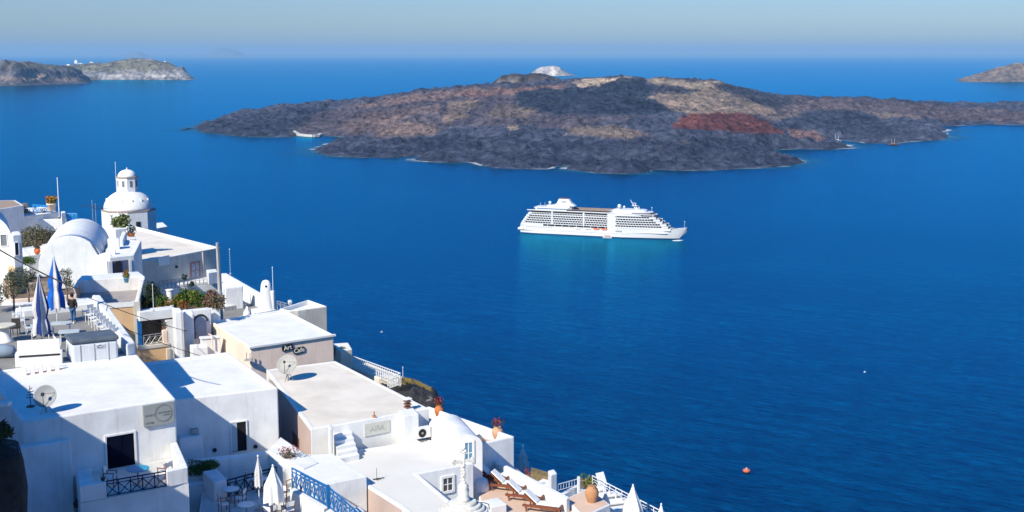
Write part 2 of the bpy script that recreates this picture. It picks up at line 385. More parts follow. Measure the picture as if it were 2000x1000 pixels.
zones = [
 ([(560,262),(600,225),(680,205),(800,180),(930,168),(1110,165),(1010,200),(1080,225),(1250,228),(1100,250),(900,245),(760,268)], BRN, 24, .55),
 ([(1270,150),(1400,158),(1480,185),(1540,190),(1720,196),(2010,220),(2010,240),(1850,235),(1700,215),(1600,215),(1500,225),(1340,225),(1280,190)], BRN, 16, .7),
 ([(660,250),(700,222),(800,212),(850,205),(860,215),(800,225),(740,258),(690,262)], (.125,.093,.088), 12, .7),
 ([(735,268),(750,248),(800,238),(860,246),(850,262),(800,268)], (.155,.115,.10), 10, .8),
 ([(860,235),(880,200),(920,190),(935,205),(910,225),(885,238)], TAN, 8, .8),
 ([(940,222),(975,205),(1040,206),(1075,200),(1030,228),(980,232)], (.14,.11,.09), 14, .5),
 ([(690,208),(800,186),(930,172),(1060,168),(1110,160),(1115,168),(1000,185),(900,188),(760,204)], (.14,.10,.095), 8, .75),
 ([(880,183),(1000,172),(1110,163),(1110,168),(1010,182),(930,189)], (.15,.085,.08), 6, .5),
 ([(1118,157),(1160,154),(1230,152),(1240,158),(1190,162),(1165,172),(1130,172)], PALE, 5, .9),
 ([(1248,153),(1300,154),(1330,158),(1400,158),(1425,165),(1370,175),(1290,166)], (.24,.20,.155), 6, .8),
 ([(1265,188),(1320,182),(1350,180),(1400,182),(1450,186),(1470,198),(1520,222),(1420,224),(1340,222),(1300,212),(1280,196)], (.18,.145,.12), 8, .85),
 ([(1350,172),(1400,170),(1420,182),(1380,186),(1340,184)], (.13,.11,.085), 6, .7),
 ([(1312,240),(1345,222),(1400,219),(1470,224),(1510,244),(1535,264),(1480,262),(1400,255),(1320,250)], REDC, 5, 1.0),
 ([(1530,250),(1580,255),(1618,268),(1600,277),(1550,266)], (.17,.10,.085), 6, .7),
 ([(1100,248),(1190,244),(1270,262),(1265,268),(1190,268),(1120,262)], (.18,.135,.10), 9, .6),
 ([(1680,214),(1740,222),(1790,226),(1800,230),(1720,228)], TAN, 5, .7), ([(1480,228),(1560,218),(1570,224),(1510,236)], TAN, 6, .5),
 ([(990,248),(1010,245),(1012,252),(992,255)], PALE, 3, .8), ([(1328,272),(1358,274),(1358,283),(1330,279)], PALE, 3, .9), ([(1285,286),(1308,287),(1305,293),(1288,292)], PALE, 3, .8), ([(1215,297),(1232,293),(1232,296),(1217,301)], PALE, 3, .8), ([(1100,262),(1112,260),(1110,266)], PALE, 3, .7),
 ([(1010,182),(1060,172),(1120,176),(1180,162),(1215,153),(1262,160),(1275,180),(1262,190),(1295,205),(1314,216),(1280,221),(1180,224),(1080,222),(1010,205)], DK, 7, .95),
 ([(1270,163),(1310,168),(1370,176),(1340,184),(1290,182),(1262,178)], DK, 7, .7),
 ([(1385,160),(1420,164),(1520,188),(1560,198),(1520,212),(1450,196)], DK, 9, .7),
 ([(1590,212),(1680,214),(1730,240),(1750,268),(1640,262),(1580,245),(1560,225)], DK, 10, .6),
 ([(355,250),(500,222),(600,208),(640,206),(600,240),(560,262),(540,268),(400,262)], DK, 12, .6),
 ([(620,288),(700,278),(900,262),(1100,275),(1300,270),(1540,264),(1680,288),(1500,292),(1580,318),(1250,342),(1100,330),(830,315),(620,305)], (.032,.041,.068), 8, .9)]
vol_mat = terrain_material('volcanic_ground', 5.0, 0.045)
isl, coast_np = island('volcanic_island', 'dark volcanic island with brown ridge and red slope in mid sea', coastw, ctrl, (5.0, 9.0), 1, zones, (0.046, 0.056, 0.088), 45, (13, 0.0115), vol_mat, 3.0, 22)  # lava base and lobe colours carry extra blue that stands for haze

# shallow water + foam along the near coast
def shore_strip(name, coast, width, matx, z, sel, label, jitter=0.0, inner=-6):
    mb = MB(); n = len(coast); pts = []
    area = sum(coast[i][0] * coast[(i + 1) % n][1] - coast[(i + 1) % n][0] * coast[i][1] for i in range(n)); sg = 1 if area < 0 else -1
    vs = []; att = []
    k = 6
    for i in range(n):
        a = coast[i - 2]; b = coast[(i + 2) % n]; t = Vector((b[0] - a[0], b[1] - a[1])).normalized(); nn = Vector((-t.y, t.x)) * sg
        wv = max(0.03, 1 + jitter * 1.6 * fbm(coast[i][0], coast[i][1], 0.008, 4)) if jitter else 1
        for j in range(k):
            f = j / (k - 1); p = Vector(coast[i]) + nn * (inner + f * (width * wv - inner)); vs.append((p.x, p.y, z)); att.append(1 - f)
    fs = []
    for i in range(n - 1):
        if sel(coast[i]) and sel(coast[i + 1]):
            for j in range(k - 1): fs.append((i * k + j, i * k + j + 1, (i + 1) * k + j + 1, (i + 1) * k + j))
    mb.add(vs, fs)
    o = struct(name, mb, matx, loc=(coast[0][0], coast[0][1], 0), label=label)
    ca = o.data.color_attributes.new('fade', 'FLOAT_COLOR', 'POINT')
    ca.data.foreach_set('color', np.repeat(np.array(att), 4))
    return o
def strip_mat(name, col, power, strength, nscale=0.02, nlo=0.3, nhi=0.6, rough=0.3):
    m = bpy.data.materials.new(name); m.use_nodes = True; n = m.node_tree.nodes; l = m.node_tree.links; b = n['Principled BSDF']
    b.inputs['Base Color'].default_value = (*col, 1); b.inputs['Roughness'].default_value = rough; b.inputs['Specular IOR Level'].default_value = 0.15
    at = n.new('ShaderNodeAttribute'); at.attribute_name = 'fade'
    pw = n.new('ShaderNodeMath'); pw.operation = 'POWER'; pw.inputs[1].default_value = power; l.new(at.outputs['Fac'], pw.inputs[0])
    tc = n.new('ShaderNodeTexCoord'); nz = n.new('ShaderNodeTexNoise'); nz.inputs['Scale'].default_value = nscale; nz.inputs['Detail'].default_value = 5; l.new(tc.outputs['Object'], nz.inputs['Vector'])
    mr = n.new('ShaderNodeMapRange'); mr.inputs[1].default_value = nlo; mr.inputs[2].default_value = nhi; l.new(nz.outputs[0], mr.inputs[0])
    mu = n.new('ShaderNodeMath'); mu.operation = 'MULTIPLY'; l.new(pw.outputs[0], mu.inputs[0]); l.new(mr.outputs[0], mu.inputs[1])
    m2 = n.new('ShaderNodeMath'); m2.operation = 'MULTIPLY'; m2.inputs[1].default_value = strength; l.new(mu.outputs[0], m2.inputs[0])
    l.new(m2.outputs[0], b.inputs['Alpha'])
    return m
nn_ = np.array(nearw)
selnear = lambda c: c[1] < 4480 and c[0] < 2000
shore_strip('shallow_water', coast_np, 75, strip_mat('shallow_turquoise', (0.004, 0.13, 0.20), 1.6, 0.8, 0.008, .25, .6), 0.25, selnear, 'turquoise shallow water along the volcanic shore', 0.5)
shore_strip('surf_foam', coast_np, 10, strip_mat('foam_white', (0.7, 0.72, 0.72), 0.5, 1.0, 0.012, .47, .60, .8), 0.5, lambda c: selnear(c) and c[0] > -500, 'thin white surf foam along the lava shore', 1.0, -14)

# ---- dark cliff islet behind the volcano
def simple_island(name, label, prof, Ynear, depth, res, base, zones, rough, matn, shore_w=30, gully=0):
    """prof: list of (px, py_top); near coast at Ynear(px), far coast Ynear+depth"""
    near = []; far = []; ctrl = []
    for px, py in prof:
        yn = Ynear(px) if callable(Ynear) else Ynear
        a = WY(px, 106, yn); near.append(Vector((a.x, yn)))
        b = WY(px, py, yn + depth * 0.35); far.append(Vector((b.x * (yn + depth) / (yn + depth * .35), yn + depth)))
        ctrl.append((b.x, b.y, b.z))
        ctrl.append((b.x, yn + depth * .7, b.z * .8))
    near[0] = near[0].lerp(far[0], .5); near[-1] = near[-1].lerp(far[-1], .5)
    return island(name, label, near + far[::-1], ctrl, res, 1, zones, base, shore_w, rough, matn, 2.0, 12, gully=gully)
clf = terrain_material('cliff_ground', 9.0, 0.02)
simple_island('cliff_islet', 'low dark cliff islet behind the volcanic ridge', [(925,172),(950,163),(974,160),(976,150),(1000,150),(1030,152),(1050,151),(1080,154),(1115,160),(1140,168)], 5400, 500, (14, 22), (.06, .055, .06), [([(970,152),(1015,152),(1015,168),(975,168)], (.22,.19,.16), 6, .6)], (10, .012), clf)
simple_island('white_islet', 'small white cliff islet on the sea beyond the volcano', [(1030,151),(1041,146),(1046,134),(1070,132),(1092,130),(1096,136),(1110,144),(1125,151)], 13300, 400, (12, 25), (.34, .33, .32), [([(1095,120),(1140,140),(1140,160),(1090,152)], (.17,.17,.18), 4, .8)], (5, .02), clf, 12)
# ---- left headland (two pieces)
hl = [( -60,118),(0,119),(40,121),(75,124),(100,127),(125,130),(150,136),(165,146),(180,158)]
simple_island('near_headland', 'brown banded cliff headland at the far left', hl, lambda px: 9000 + max(0, px) * 5.5, 900, (11, 16), (.105, .10, .11), [([(-80,146),(120,150),(180,158),(160,160),(-80,154)], (.24,.18,.15), 3, .8), ([(-60,117),(120,127),(140,135),(-60,132)], (.10,.095,.07), 5, .7)], (16, .009), clf, 70, .012)
hl2 = [(100,134),(130,130),(160,129),(200,127),(235,122),(262,117),(290,121),(320,126),(350,134),(372,143),(380,152)]
simple_island('far_headland', 'pale cliff headland with white villages along its top', hl2, lambda px: 11200, 1000, (11, 18), (.19, .185, .185), [([(100,126),(260,112),(340,126),(360,136),(340,138),(100,140)], (.13,.125,.09), 4, .9), ([(180,148),(300,144),(372,142),(385,150),(300,152),(180,154)], (.36,.35,.33), 5, .8), ([(100,140),(190,150),(190,160),(120,160)], (.10,.085,.07), 5, .8)], (14, .011), clf, 55, .012)
simple_island('right_headland', 'brown hill headland at the far right edge', [(1868,162),(1885,160),(1915,155),(1940,149),(1965,138),(1985,129),(2010,124),(2060,118)], 10300, 1300, (18, 36), (.17, .135, .11), [], (14, .010), clf, 120, .01)
simple_island('horizon_island', 'faint blue island on the far horizon', [(398,107),(415,99),(432,94),(450,97),(470,103),(485,107)], 100000, 3000, (120, 400), (.15, .13, .12), [], (20, .002), clf)
simple_island('horizon_islet', 'fainter low island on the horizon above the headland', [(240,107),(252,103),(268,102),(280,104),(292,107)], 95000, 3000, (120, 400), (.15, .13, .12), [], (20, .002), clf)
# ============================================================= CRUISE SHIP
M_ship = mat('ship_white_paint', (0.64, 0.65, 0.67), 0.45, 0.05, 0.05, dirt=(0.60, 0.56, 0.5), dscale=0.1, damt=.3)
M_shipdark = mat('ship_window_glass', (0.03, 0.04, 0.06), 0.25, 0.4, 0.3, spec=.5)
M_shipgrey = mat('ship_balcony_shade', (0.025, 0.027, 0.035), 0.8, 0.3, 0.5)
M_teak = mat('ship_teak_deck', (0.26, 0.20, 0.17), 0.8, 0.2, 0.4)
M_orange = mat('lifeboat_orange', (0.62, 0.16, 0.07), 0.5)
M_waterline = mat('hull_waterline_blue', (0.015, 0.05, 0.12), 0.5)
M_foam = mat('wake_foam', (0.7, 0.74, 0.76), 0.8, .3, 0.4)
shipA = W(1016, 455, CAMZ); shipB = W(1321, 470, CAMZ)
sdir = (shipB - shipA); LWL = sdir.length; srz = math.atan2(sdir.y, sdir.x)
ship = thing('cruise_ship', 'large white cruise ship lying in the blue sea before the volcanic island', 'cruise ship', shipA, srz)
HB = 13.5   # half beam
# the near side waterline lies on the local y = 0 line, so the centreline is at y = +HB
def hullw(s, z):
    f = 1.0
    t = s / LWL
    zt = min(1, max(0, z / 14.0))
    Lb = LWL + 15 * zt ** 1.1           # raked stem
    bow = max(0, (Lb - s) / (Lb - LWL * 0.66)) if s > LWL * 0.66 else 1
    f *= min(1, bow) ** (0.75 - .25 * zt) if bow < 1 else 1
    if t < 0.08: f *= (0.80 + 0.20 * max(0, (t + .03) / 0.11)) if zt > .3 else (0.6 + .4 * max(0, (t + .03) / .11))
    return HB * f
def deckz(s):                           # sheer of the hull top
    t = s / LWL
    return 6.6 + (0 if t < .74 else 7.2 * ((t - .74) / .30) ** 1.0)
h_ = MB(); secs = []
SS = [-4, -2, 0, 4, 10, 20, 40, 60, 80, 100, 120, 130, 140, 148, 156, 164, 172, 178, 184, 190, 195, 200, 204, 207.5]
for s_ in SS:
    zt_ = deckz(s_); ring = []
    for z in (-2, 0.0, 0.8, 3.0, zt_ * .65, zt_):
        zz = z; ww = hullw(s_, zz); 
        lim = LWL + 15 * (max(0, zz) / 14) ** 1.1
        s2 = min(s_, lim)
        st = -4 + 0
        s2 = max(s2, 0 - 4 * min(1, max(0, zz) / 4))
        ring.append((s2, ww, zz))
    secs.append(ring)
vs = []; fs = []
nr = 12
for ring in secs:
    for (a, b_, c_) in ring: vs.append((a, HB - b_, c_))
    for (a, b_, c_) in ring[::-1]: vs.append((a, HB + b_, c_))
for k in range(len(secs) - 1):
    for i in range(nr): fs.append((k * nr + i, (k + 1) * nr + i, (k + 1) * nr + (i + 1) % nr, k * nr + (i + 1) % nr))
fs.append(tuple(range(nr))); 
h_.add(vs, fs); h_.build('hull', M_ship, ship, world=False)
bl = MB()
for k in range(len(SS) - 1):
    for sgn in (-1, 1):
        q = []
        for s_, z in ((SS[k], -.5), (SS[k + 1], -.5), (SS[k + 1], 0.9), (SS[k], 0.9)):
            s2 = min(max(s_, -0.2), LWL + 15 * (max(0, z) / 14) ** 1.1); q.append((s2, HB + sgn * (hullw(s_, z) + 0.06), z))
        bl.add(q, [(0, 1, 2, 3)])
bl.build('waterline_stripe', M_waterline, ship, world=False)
def deckplan(s0, s1, inset=0.0, z=12, rnd_bow=True, bowlen=14, sternlen=4):
    pts = []
    n = 24
    for i in range(n + 1):
        s_ = s0 + (s1 - s0) * i / n; w_ = min(HB, hullw(min(s_, LWL * .9), z)) - inset
        if rnd_bow and s1 - s_ < bowlen: w_ *= math.sqrt(max(0.02, 1 - ((bowlen - (s1 - s_)) / bowlen) ** 2)) * .8 + .2
        if s_ - s0 < sternlen: w_ *= 0.86 + 0.14 * (s_ - s0) / sternlen
        pts.append((s_, w_))
    return [(a, HB - b_) for a, b_ in pts] + [(a, HB + b_) for a, b_ in pts[::-1]]
# superstructure: decks (z, stern start, bow end)
levels = [(6.6, -2.5, 190), (9.6, -1, 189), (12.6, 0.5, 187), (15.3, 2.5, 185), (18.0, 4.5, 180), (20.7, 6.5, 177), (23.4, 9, 172), (26.1, 11, 169)]
for i, (z, s0, s1) in enumerate(levels):
    slab = MB(); slab.prism(deckplan(s0, s1 + 1.5), z, z + 0.55)
    if i < len(levels) - 1: slab.prism(deckplan(s0, s1 + 1.5, 0.02), z + .55, z + 1.25) if i in (6,) else None
    slab.build('deck_slab', M_ship, ship, world=False)
top_s = MB(); top_s.prism(deckplan(13, 169), 28.8, 29.3); top_s.build('deck_slab', M_teak, ship, world=False)
DIV = []
# walls behind the balconies, with white solid zones
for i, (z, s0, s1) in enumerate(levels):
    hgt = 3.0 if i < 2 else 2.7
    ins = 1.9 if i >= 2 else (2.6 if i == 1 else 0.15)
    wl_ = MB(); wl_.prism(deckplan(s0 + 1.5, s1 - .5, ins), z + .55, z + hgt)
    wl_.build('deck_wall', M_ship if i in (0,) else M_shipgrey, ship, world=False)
    # solid white side panels (staircase zones, ends)
    zones_ = [(s0 + 1, s0 + 5), (40.5, 42.5), (81, 83), (112, 122 + (i % 2)), (s1 - 9, s1 - 1)] if i >= 2 else ([(s0 + 1, 30), (112, s1)] if i == 1 else [])
    if i == 7: zones_ = [(40.5, 42.5), (81, 83), (112, 168)]
    for a, b_ in zones_:
        n = max(2, int((b_ - a) / 3))
        for sg in (-1, 1):
            vs = []
            for k in range(n + 1):
                sa = a + (b_ - a) * k / n; wa = min(HB, hullw(min(sa, LWL * .9), 12)) * (1 - .06 * max(0, (sa - s1 + 9) / 9))
                vs += [(sa, HB + sg * (wa - .12), z + .5), (sa, HB + sg * (wa - .12), z + hgt + .05), (sa, HB + sg * (wa - 2.2), z + hgt + .05), (sa, HB + sg * (wa - 2.2), z + .5)]
            sp_ = MB(); sp_.add(vs, [(k * 4 + j, k * 4 + (j + 1) % 4, k * 4 + 4 + (j + 1) % 4, k * 4 + 4 + j) for k in range(n) for j in range(4)] + [(0, 1, 2, 3), (n * 4 + 3, n * 4 + 2, n * 4 + 1, n * 4)])
            sp_.build('side_panel', M_ship, ship, world=False)
    if 2 <= i <= 6:      # balcony dividers and rails
        s_ = s0 + 6
        while s_ < s1 - 10:
            w_ = min(HB, hullw(min(s_, LWL * .9), 12))
            for sg in (-1, 1): DIV.append((sg, s_, HB + sg * (w_ - 1.0), z + hgt / 2 + .2))
            s_ += 3.3
        for sg in (-1, 1):
            vs = []; k = s0 + 5
            while k < s1 - 6:
                wa = min(HB, hullw(min(k, LWL * .9), 12)); vs += [(k, HB + sg * wa, z + .5), (k, HB + sg * wa, z + 1.0)]; k += 4
            rl = MB(); rl.add(vs, [(2 * j, 2 * j + 2, 2 * j + 3, 2 * j + 1) for j in range(len(vs) // 2 - 1)]); rl.build('balcony_rail', M_ship, ship, world=False)
dmesh = None; DIV.sort(key=lambda d: (d[0], -d[1])); rest = MB()
for j, (sg, a, b_, c_) in enumerate(DIV):
    if j < 100:
        if dmesh is None:
            g = MB(); g.box((0, 0, 0), (0.45, 1.9, 2.5)); o = g.build('balcony_divider', M_ship, ship, world=False); dmesh = o; o.location = (a, b_, c_)
        else:
            o = dmesh.copy(); C.objects.link(o); o.location = (a, b_, c_)
    else: rest.box((a, b_, c_), (0.45, 1.9, 2.5))
ro_ = rest.build('balcony_divider', M_ship, ship, world=False); ro_['kind'] = 'stuff'
# lifeboat deck: pillars, boats
pil = MB()
for k in range(10): pil.box((36 + k * 9.2, 0.35, 9.6), (0.6, 0.5, 6.2))
pil.build('davit', M_ship, ship, world=False)
def lifeboat(s, cover):
    g = MB()
    vs = []; fs = []
    for k in range(9):
        t = -1 + 2 * k / 8; wv = 1.7 * math.sqrt(max(0.03, 1 - t ** 4)); x = s + t * 4.6
        vs += [(x, 0.9 - wv * .3, 7.6 + abs(t) ** 3 * .7), (x, 0.9 - wv, 8.9 + abs(t) ** 3 * .3), (x, 0.9 - wv * .9, 10.0), (x, .9, 10.5), (x, 0.9 + wv * .9, 10.0), (x, 0.9 + wv, 8.9), (x, 0.9 + wv * .3, 7.6 + abs(t) ** 3 * .7)]
    for k in range(8):
        for i in range(7): fs.append((k * 7 + i, k * 7 + (i + 1) % 7, (k + 1) * 7 + (i + 1) % 7, (k + 1) * 7 + i))
    g.add(vs, fs + [tuple(range(7)), tuple(range(56, 63))[::-1]])
    for j, f in enumerate(g.f):
        if cover and (j % 7) in (2, 3, 1, 4): g.m[j] = 1
    g.build('lifeboat', [M_ship, M_orange if cover else M_ship], ship, world=False)
lifeboat(75, 0); lifeboat(87.5, 0); lifeboat(98.5, 1); lifeboat(108.5, 1)
ph = MB()
for k in range(56):
    s_ = 36 + k * 1.9
    if k % 7 != 6: ph.box((s_, -0.02 + HB - hullw(s_, 4.8), 4.8), (0.55, .14, 0.6))
for k in range(16): ph.box((8 + k * 2.2, HB - hullw(8 + k * 2.2, 8) - .02, 8.6), (0.7, .4, 0.6))
for k in range(4): ph.box((3.5 + k * 1.6, HB - hullw(3.5, 5) - .05, 5.2), (0.9, .2, 1.0))
for k in range(18): ph.box((125 + k * 2.4, HB - min(HB, hullw(125 + k * 2.4, 12)) + .1, 11.4), (0.7, .2, 0.6))
ph.build('porthole_row', M_shipdark, ship, world=False)
nm = MB()
for k in range(6): nm.box((172 + k * 1.8, HB - hullw(172 + k * 1.8, 10) - .12, 10.6), (1.1, .2, 0.9), .3)
nm.build('bow_name_letters', mat('ship_lettering', (0.03, 0.06, 0.14), .5), ship, world=False)
dr = MB(); dr.box((126.5, HB - hullw(126, 7) + .0, 7.9), (8, .25, 1.8)); dr.build('tender_platform_door', mat('ship_door_grey', (.3, .32, .34), .5), ship, world=False)
# sun deck parts
br = MB(); br.prism(deckplan(120, 171, -.9, 12, True, 10), 26.7, 28.9); br.build('bridge', M_ship, ship, world=False)
bw = MB(); bw.prism(deckplan(150, 171.25, -1.05, 12, True, 10), 27.3, 28.5); bw.build('bridge_window_band', M_shipdark, ship, world=False)
bt = MB(); bt.prism(deckplan(112, 166, 1.2, 12, True, 9), 29.3, 31.6); bt.prism(deckplan(118, 158, 4, 12, True, 9), 31.6, 34.0); bt.build('observation_lounge', M_ship, ship, world=False)
lw = MB(); lw.prism(deckplan(138, 166.1, 1.05, 12, True, 9), 29.9, 30.9); lw.build('lounge_window_band', M_shipdark, ship, world=False)
pr = MB(); 
for sg in (-1, 1):
    pr.box((88, HB + sg * (HB - 1.6), 31.8), (58, 3.0, 0.4)); pr.box((88, HB + sg * (HB - 3.0), 30.5), (58, .3, 2.3))
pr.build('running_track_deck', M_teak, ship, world=False)
ds = MB(); 
for sg in (-1, 1): ds.box((82, HB + sg * (HB - .05), 29.7), (146, .12, 1.1))
ds.build('deck_screen', M_ship, ship, world=False)
pl_ = MB(); pl_.box((80, HB, 29.36), (14, 8, .1)); pl_.build('swimming_pool', mat('pool_water', (.02, .25, .4), .1), ship, world=False)
ah = MB(); ah.prism([(18, 6), (60, 5), (64, 9), (64, 18), (60, 22), (18, 21)], 29.3, 33.4); ah.prism([(32, 8), (62, 7), (62, 20), (32, 19)], 33.4, 35.6); ah.build('aft_deckhouse', M_ship, ship, world=False)
aw = MB(); aw.prism([(20, 5.9), (58, 4.9), (58, 22), (20, 21.1)], 30.6, 31.7); aw.build('aft_window_band', mat('ship_blue_glass', (.05, .14, .3), .3), ship, world=False)
fu = MB()
fv = []
for (z, a, b_, hw) in ((35.0, 41, 68, 5.6), (38.5, 45, 63, 4.6), (43.5, 47, 59.5, 3.6)):
    fv += [(a, HB - hw, z), (b_, HB - hw * .8, z), (b_, HB + hw * .8, z), (a, HB + hw, z)]
ff = [(3, 2, 1, 0), (8, 9, 10, 11)]
for k in (0, 4):
    for i in range(4): ff.append((k + i, k + (i + 1) % 4, k + 4 + (i + 1) % 4, k + 4 + i))
fu.add(fv, ff); fob = fu.build('funnel', M_ship, ship, world=False)
fc = MB(); fc.prism([(48, HB - 3.3), (58.5, HB - 2.7), (58.5, HB + 2.7), (48, HB + 3.3)], 43.4, 44.5); fc.build('funnel_top', mat('funnel_dark_red', (.13, .05, .045), .6), fob, loc=(0, 0, 0), world=False)
for sg in (-1, 1):
    lg = MB(); lg.box((53.5, HB + sg * 4.3, 40), (6, .2, 3), M=Matrix.Rotation(sg * -.2, 3, 'X')); lg.build('funnel_vent_panel', mat('ship_panel_grey', (.45, .46, .47), .6), fob, loc=(0, 0, 0), world=False)
def dome(s, y, z, r):
    d = MB(); d.sm = True; d.lathe([(0.02, r * 2.1)] + [(r * math.sin(a), r * (1.1 + math.cos(a))) for a in (.4, .8, 1.2, 1.6, 2.0, 2.4)] + [(r * .35, 0), (r * .35, -2.5)], (s, y, z), 12); d.build('radome', M_ship, ship, world=False)
dome(34.5, HB, 36.0, 1.9); dome(124, HB - 2, 34.8, 2.4); dome(128, HB + 6, 34, 1.5)
ms = MB(); ms.cyl((144, HB, 34), (137, HB, 45.5), .9, .3, 6); ms.cyl((146, HB, 34), (142.5, HB, 42), 1.0, .5, 6); ms.box((143, HB, 38.5), (7, 5, .5)); ms.box((142, HB, 41.5), (5, 3.5, .4)); ms.cyl((148, HB, 34), (148, HB, 37.5), .9, .5, 6)
ms.build('radar_mast', M_ship, ship, world=False)
fm = MB(); fm.cyl((204.5, HB, 13.5), (204.5, HB, 22), .22, .15, 6); fm.box((204.5, HB, 21.6), (.9, .9, .9)); fm.build('bow_mast', M_ship, ship, world=False)
a2 = MB(); a2.cyl((164, HB, 31), (164, HB, 37), .25, .15, 6); a2.box((164, HB, 36.8), (1, 1, 1)); a2.cyl((22, HB, 33), (22, HB, 38), .2, .15); a2.cyl((28, HB, 33), (28, HB, 38), .2, .15); a2.build('antenna', M_ship, ship, world=False)
fd = MB(); fd.prism([(188, HB - 6.5), (200, HB - 3), (204, HB), (200, HB + 3), (188, HB + 6.5)], 12.2, 12.6); fd.build('foredeck', mat('ship_green_deck', (.35, .36, .33), .7), ship, world=False)
# tender alongside
tp = W(1186, 465, CAMZ)
tn = thing('tender_boat', 'small white tender boat with orange trim against the cruise ship hull', 'boat', tp, srz)
def boat_hull(L, Wd, Hh, name, m, par, z0=-.3):
    g = MB(); vs = []; n = 9
    for k in range(n):
        t = k / (n - 1); x = -L / 2 + L * t; wv = Wd / 2 * (1 - max(0, (t - .55) / .45) ** 2.2) + .02; up = Hh * (1 + .35 * max(0, t - .5))
        vs += [(x, -wv * .55, z0), (x, -wv, up), (x, wv, up), (x, wv * .55, z0)]
    fs = []
    for k in range(n - 1):
        for i in range(4): fs.append((k * 4 + i, k * 4 + (i + 1) % 4, (k + 1) * 4 + (i + 1) % 4, (k + 1) * 4 + i))
    g.add(vs, fs + [(3, 2, 1, 0), tuple(range(4 * n - 4, 4 * n))]); return g.build(name, m, par, world=False)
boat_hull(11, 3.8, 1.5, 'hull', M_ship, tn)
g = MB(); g.box((-.8, 0, 2.2), (6.5, 3.0, 1.5)); g.build('cabin', M_ship, tn, world=False)
g = MB(); g.box((-.8, 0, 2.3), (5.8, 3.06, .6)); g.build('window_band', M_shipdark, tn, world=False)
g = MB(); g.box((-.5, 0, 3.05), (5, 3.2, .2)); g.box((3.2, 0, 2.2), (.6, 1.2, 1.8)); g.build('canopy', M_orange, tn, world=False)
# little wake at the bow
wk = MB(); wk.add([tuple(W(x, y, CAMZ - .06)) for x, y in ((1312, 469.5), (1325, 468.3), (1335, 469), (1326, 471), (1316, 471))], [(0, 1, 2, 3, 4)])
wo = wk.build('bow_foam', M_foam, None); wo['kind'] = 'structure'; wo['label'] = 'small patch of white foam at the ship bow'
# far boats by the island
def sailboat(px, py, L, label, hullm, sc=1.0, rz=0.0, mast=True):
    t = thing('sailing_boat', label, 'boat', W(px, py, CAMZ), rz, 'boats anchored at the volcanic island')
    boat_hull(L, L * .28, 2.6 * sc, 'hull', hullm, t)
    g = MB(); g.box((-L * .1, 0, 3.4 * sc), (L * .45, L * .18, 2.0 * sc)); g.build('cabin', M_ship if mast != 2 else M_teak, t, world=False)
    g = MB(); g.cyl((L * .05, 0, 2), (L * .05, 0, 17 * sc), .35, .2, 6); g.cyl((-L * .25, 0, 2), (-L * .25, 0, 13 * sc), .3, .2, 6); g.build('mast', M_ship, t, world=False)
sailboat(1632, 277, 26, 'white boat moored at the island landing with tall mast', M_ship, 1.2, 2.8)
sailboat(1746, 283, 24, 'brown wooden boat with two masts lying off the island shore', mat('boat_brown', (.25, .10, .06), .6), 1.0, .1, 2)
M_conc = mat('pale_concrete', (.55, .52, .48), .8)
g = MB()
for k, (x, y) in enumerate([(1592,270),(1604,274),(1620,275),(1628,276)]):
    p = W(x, y, CAMZ - 2); g.box((p.x, p.y, 1.6), (16, 6, 2.2), .3)
tag(g.build('landing_pier', M_conc), 'pale stone landing pier on the island shore below the red slope', 'pier')
g = MB()
pp = [(574,255),(577,259),(584,262.5),(596,264),(612,265),(622,264.5),(626,262)]
for (a, b_) in zip(pp, pp[1:]):
    A = W(*a, CAMZ - 4); B = W(*b_, CAMZ - 4); dd = B - A; g.box(((A.x + B.x) / 2, (A.y + B.y) / 2, 3.5), (dd.length * 1.02, 9, 6), math.atan2(dd.y, dd.x))
tag(g.build('harbour_wall', M_conc), 'white curved harbour wall at the left foot of the volcanic island', 'wall')
# buoy and gull boats
bz = thing('mooring_buoy', 'round orange mooring buoy floating alone on the open sea', 'buoy', W(1458, 921, CAMZ))
g = MB(); g.sm = True; g.lathe([(.3, -.4), (1.5, -.3), (2.0, .2), (2.0, .8), (1.7, 1.3), (.4, 1.4)], (0, 0, 0), 20); g.build('float', mat('buoy_orange', (.55, .13, .07), .6, dirt=(.4, .3, .25), dscale=1), bz, world=False)
g = MB(); g.lathe([(.7, 1.4), (.7, 1.7), (.3, 1.75), (.25, 2.3)], (0, 0, 0), 12); g.build('top_ring', mat('buoy_top', (.5, .42, .38), .6), bz, world=False)
M_bird = mat('gull_white', (.7, .7, .7), .8)
for (x, y, h, sp_n, lab) in ((745, 649, 60, 1.3, 'white gull flying low over the water left of centre'), (1689, 727, 70, .7, 'small white gull far out over the water at the right')):
    p = W(x, y, h); g = MB()
    g.sm = True; g.tube([p + Vector((-.3, 0, 0)), p + Vector((-.1, 0, .03)), p + Vector((.15, 0, .03)), p + Vector((.32, 0, 0))], [.02, .09, .08, .02], 8)
    body = g.build('seagull', M_bird, None)
    tag(body, lab, 'bird', 'gulls over the sea')
    wg = MB()
    for sg in (-1, 1): wg.add([p + Vector((-.02, 0, .05)), p + Vector((.12, 0, .05)), p + Vector((.15, sg * .35 * sp_n, .22)), p + Vector((-.12, sg * .75 * sp_n, .12)), p + Vector((-.02, sg * .35 * sp_n, .2))], [(0, 1, 2, 3, 4)])
    wo2 = wg.build('wings', M_bird, body)
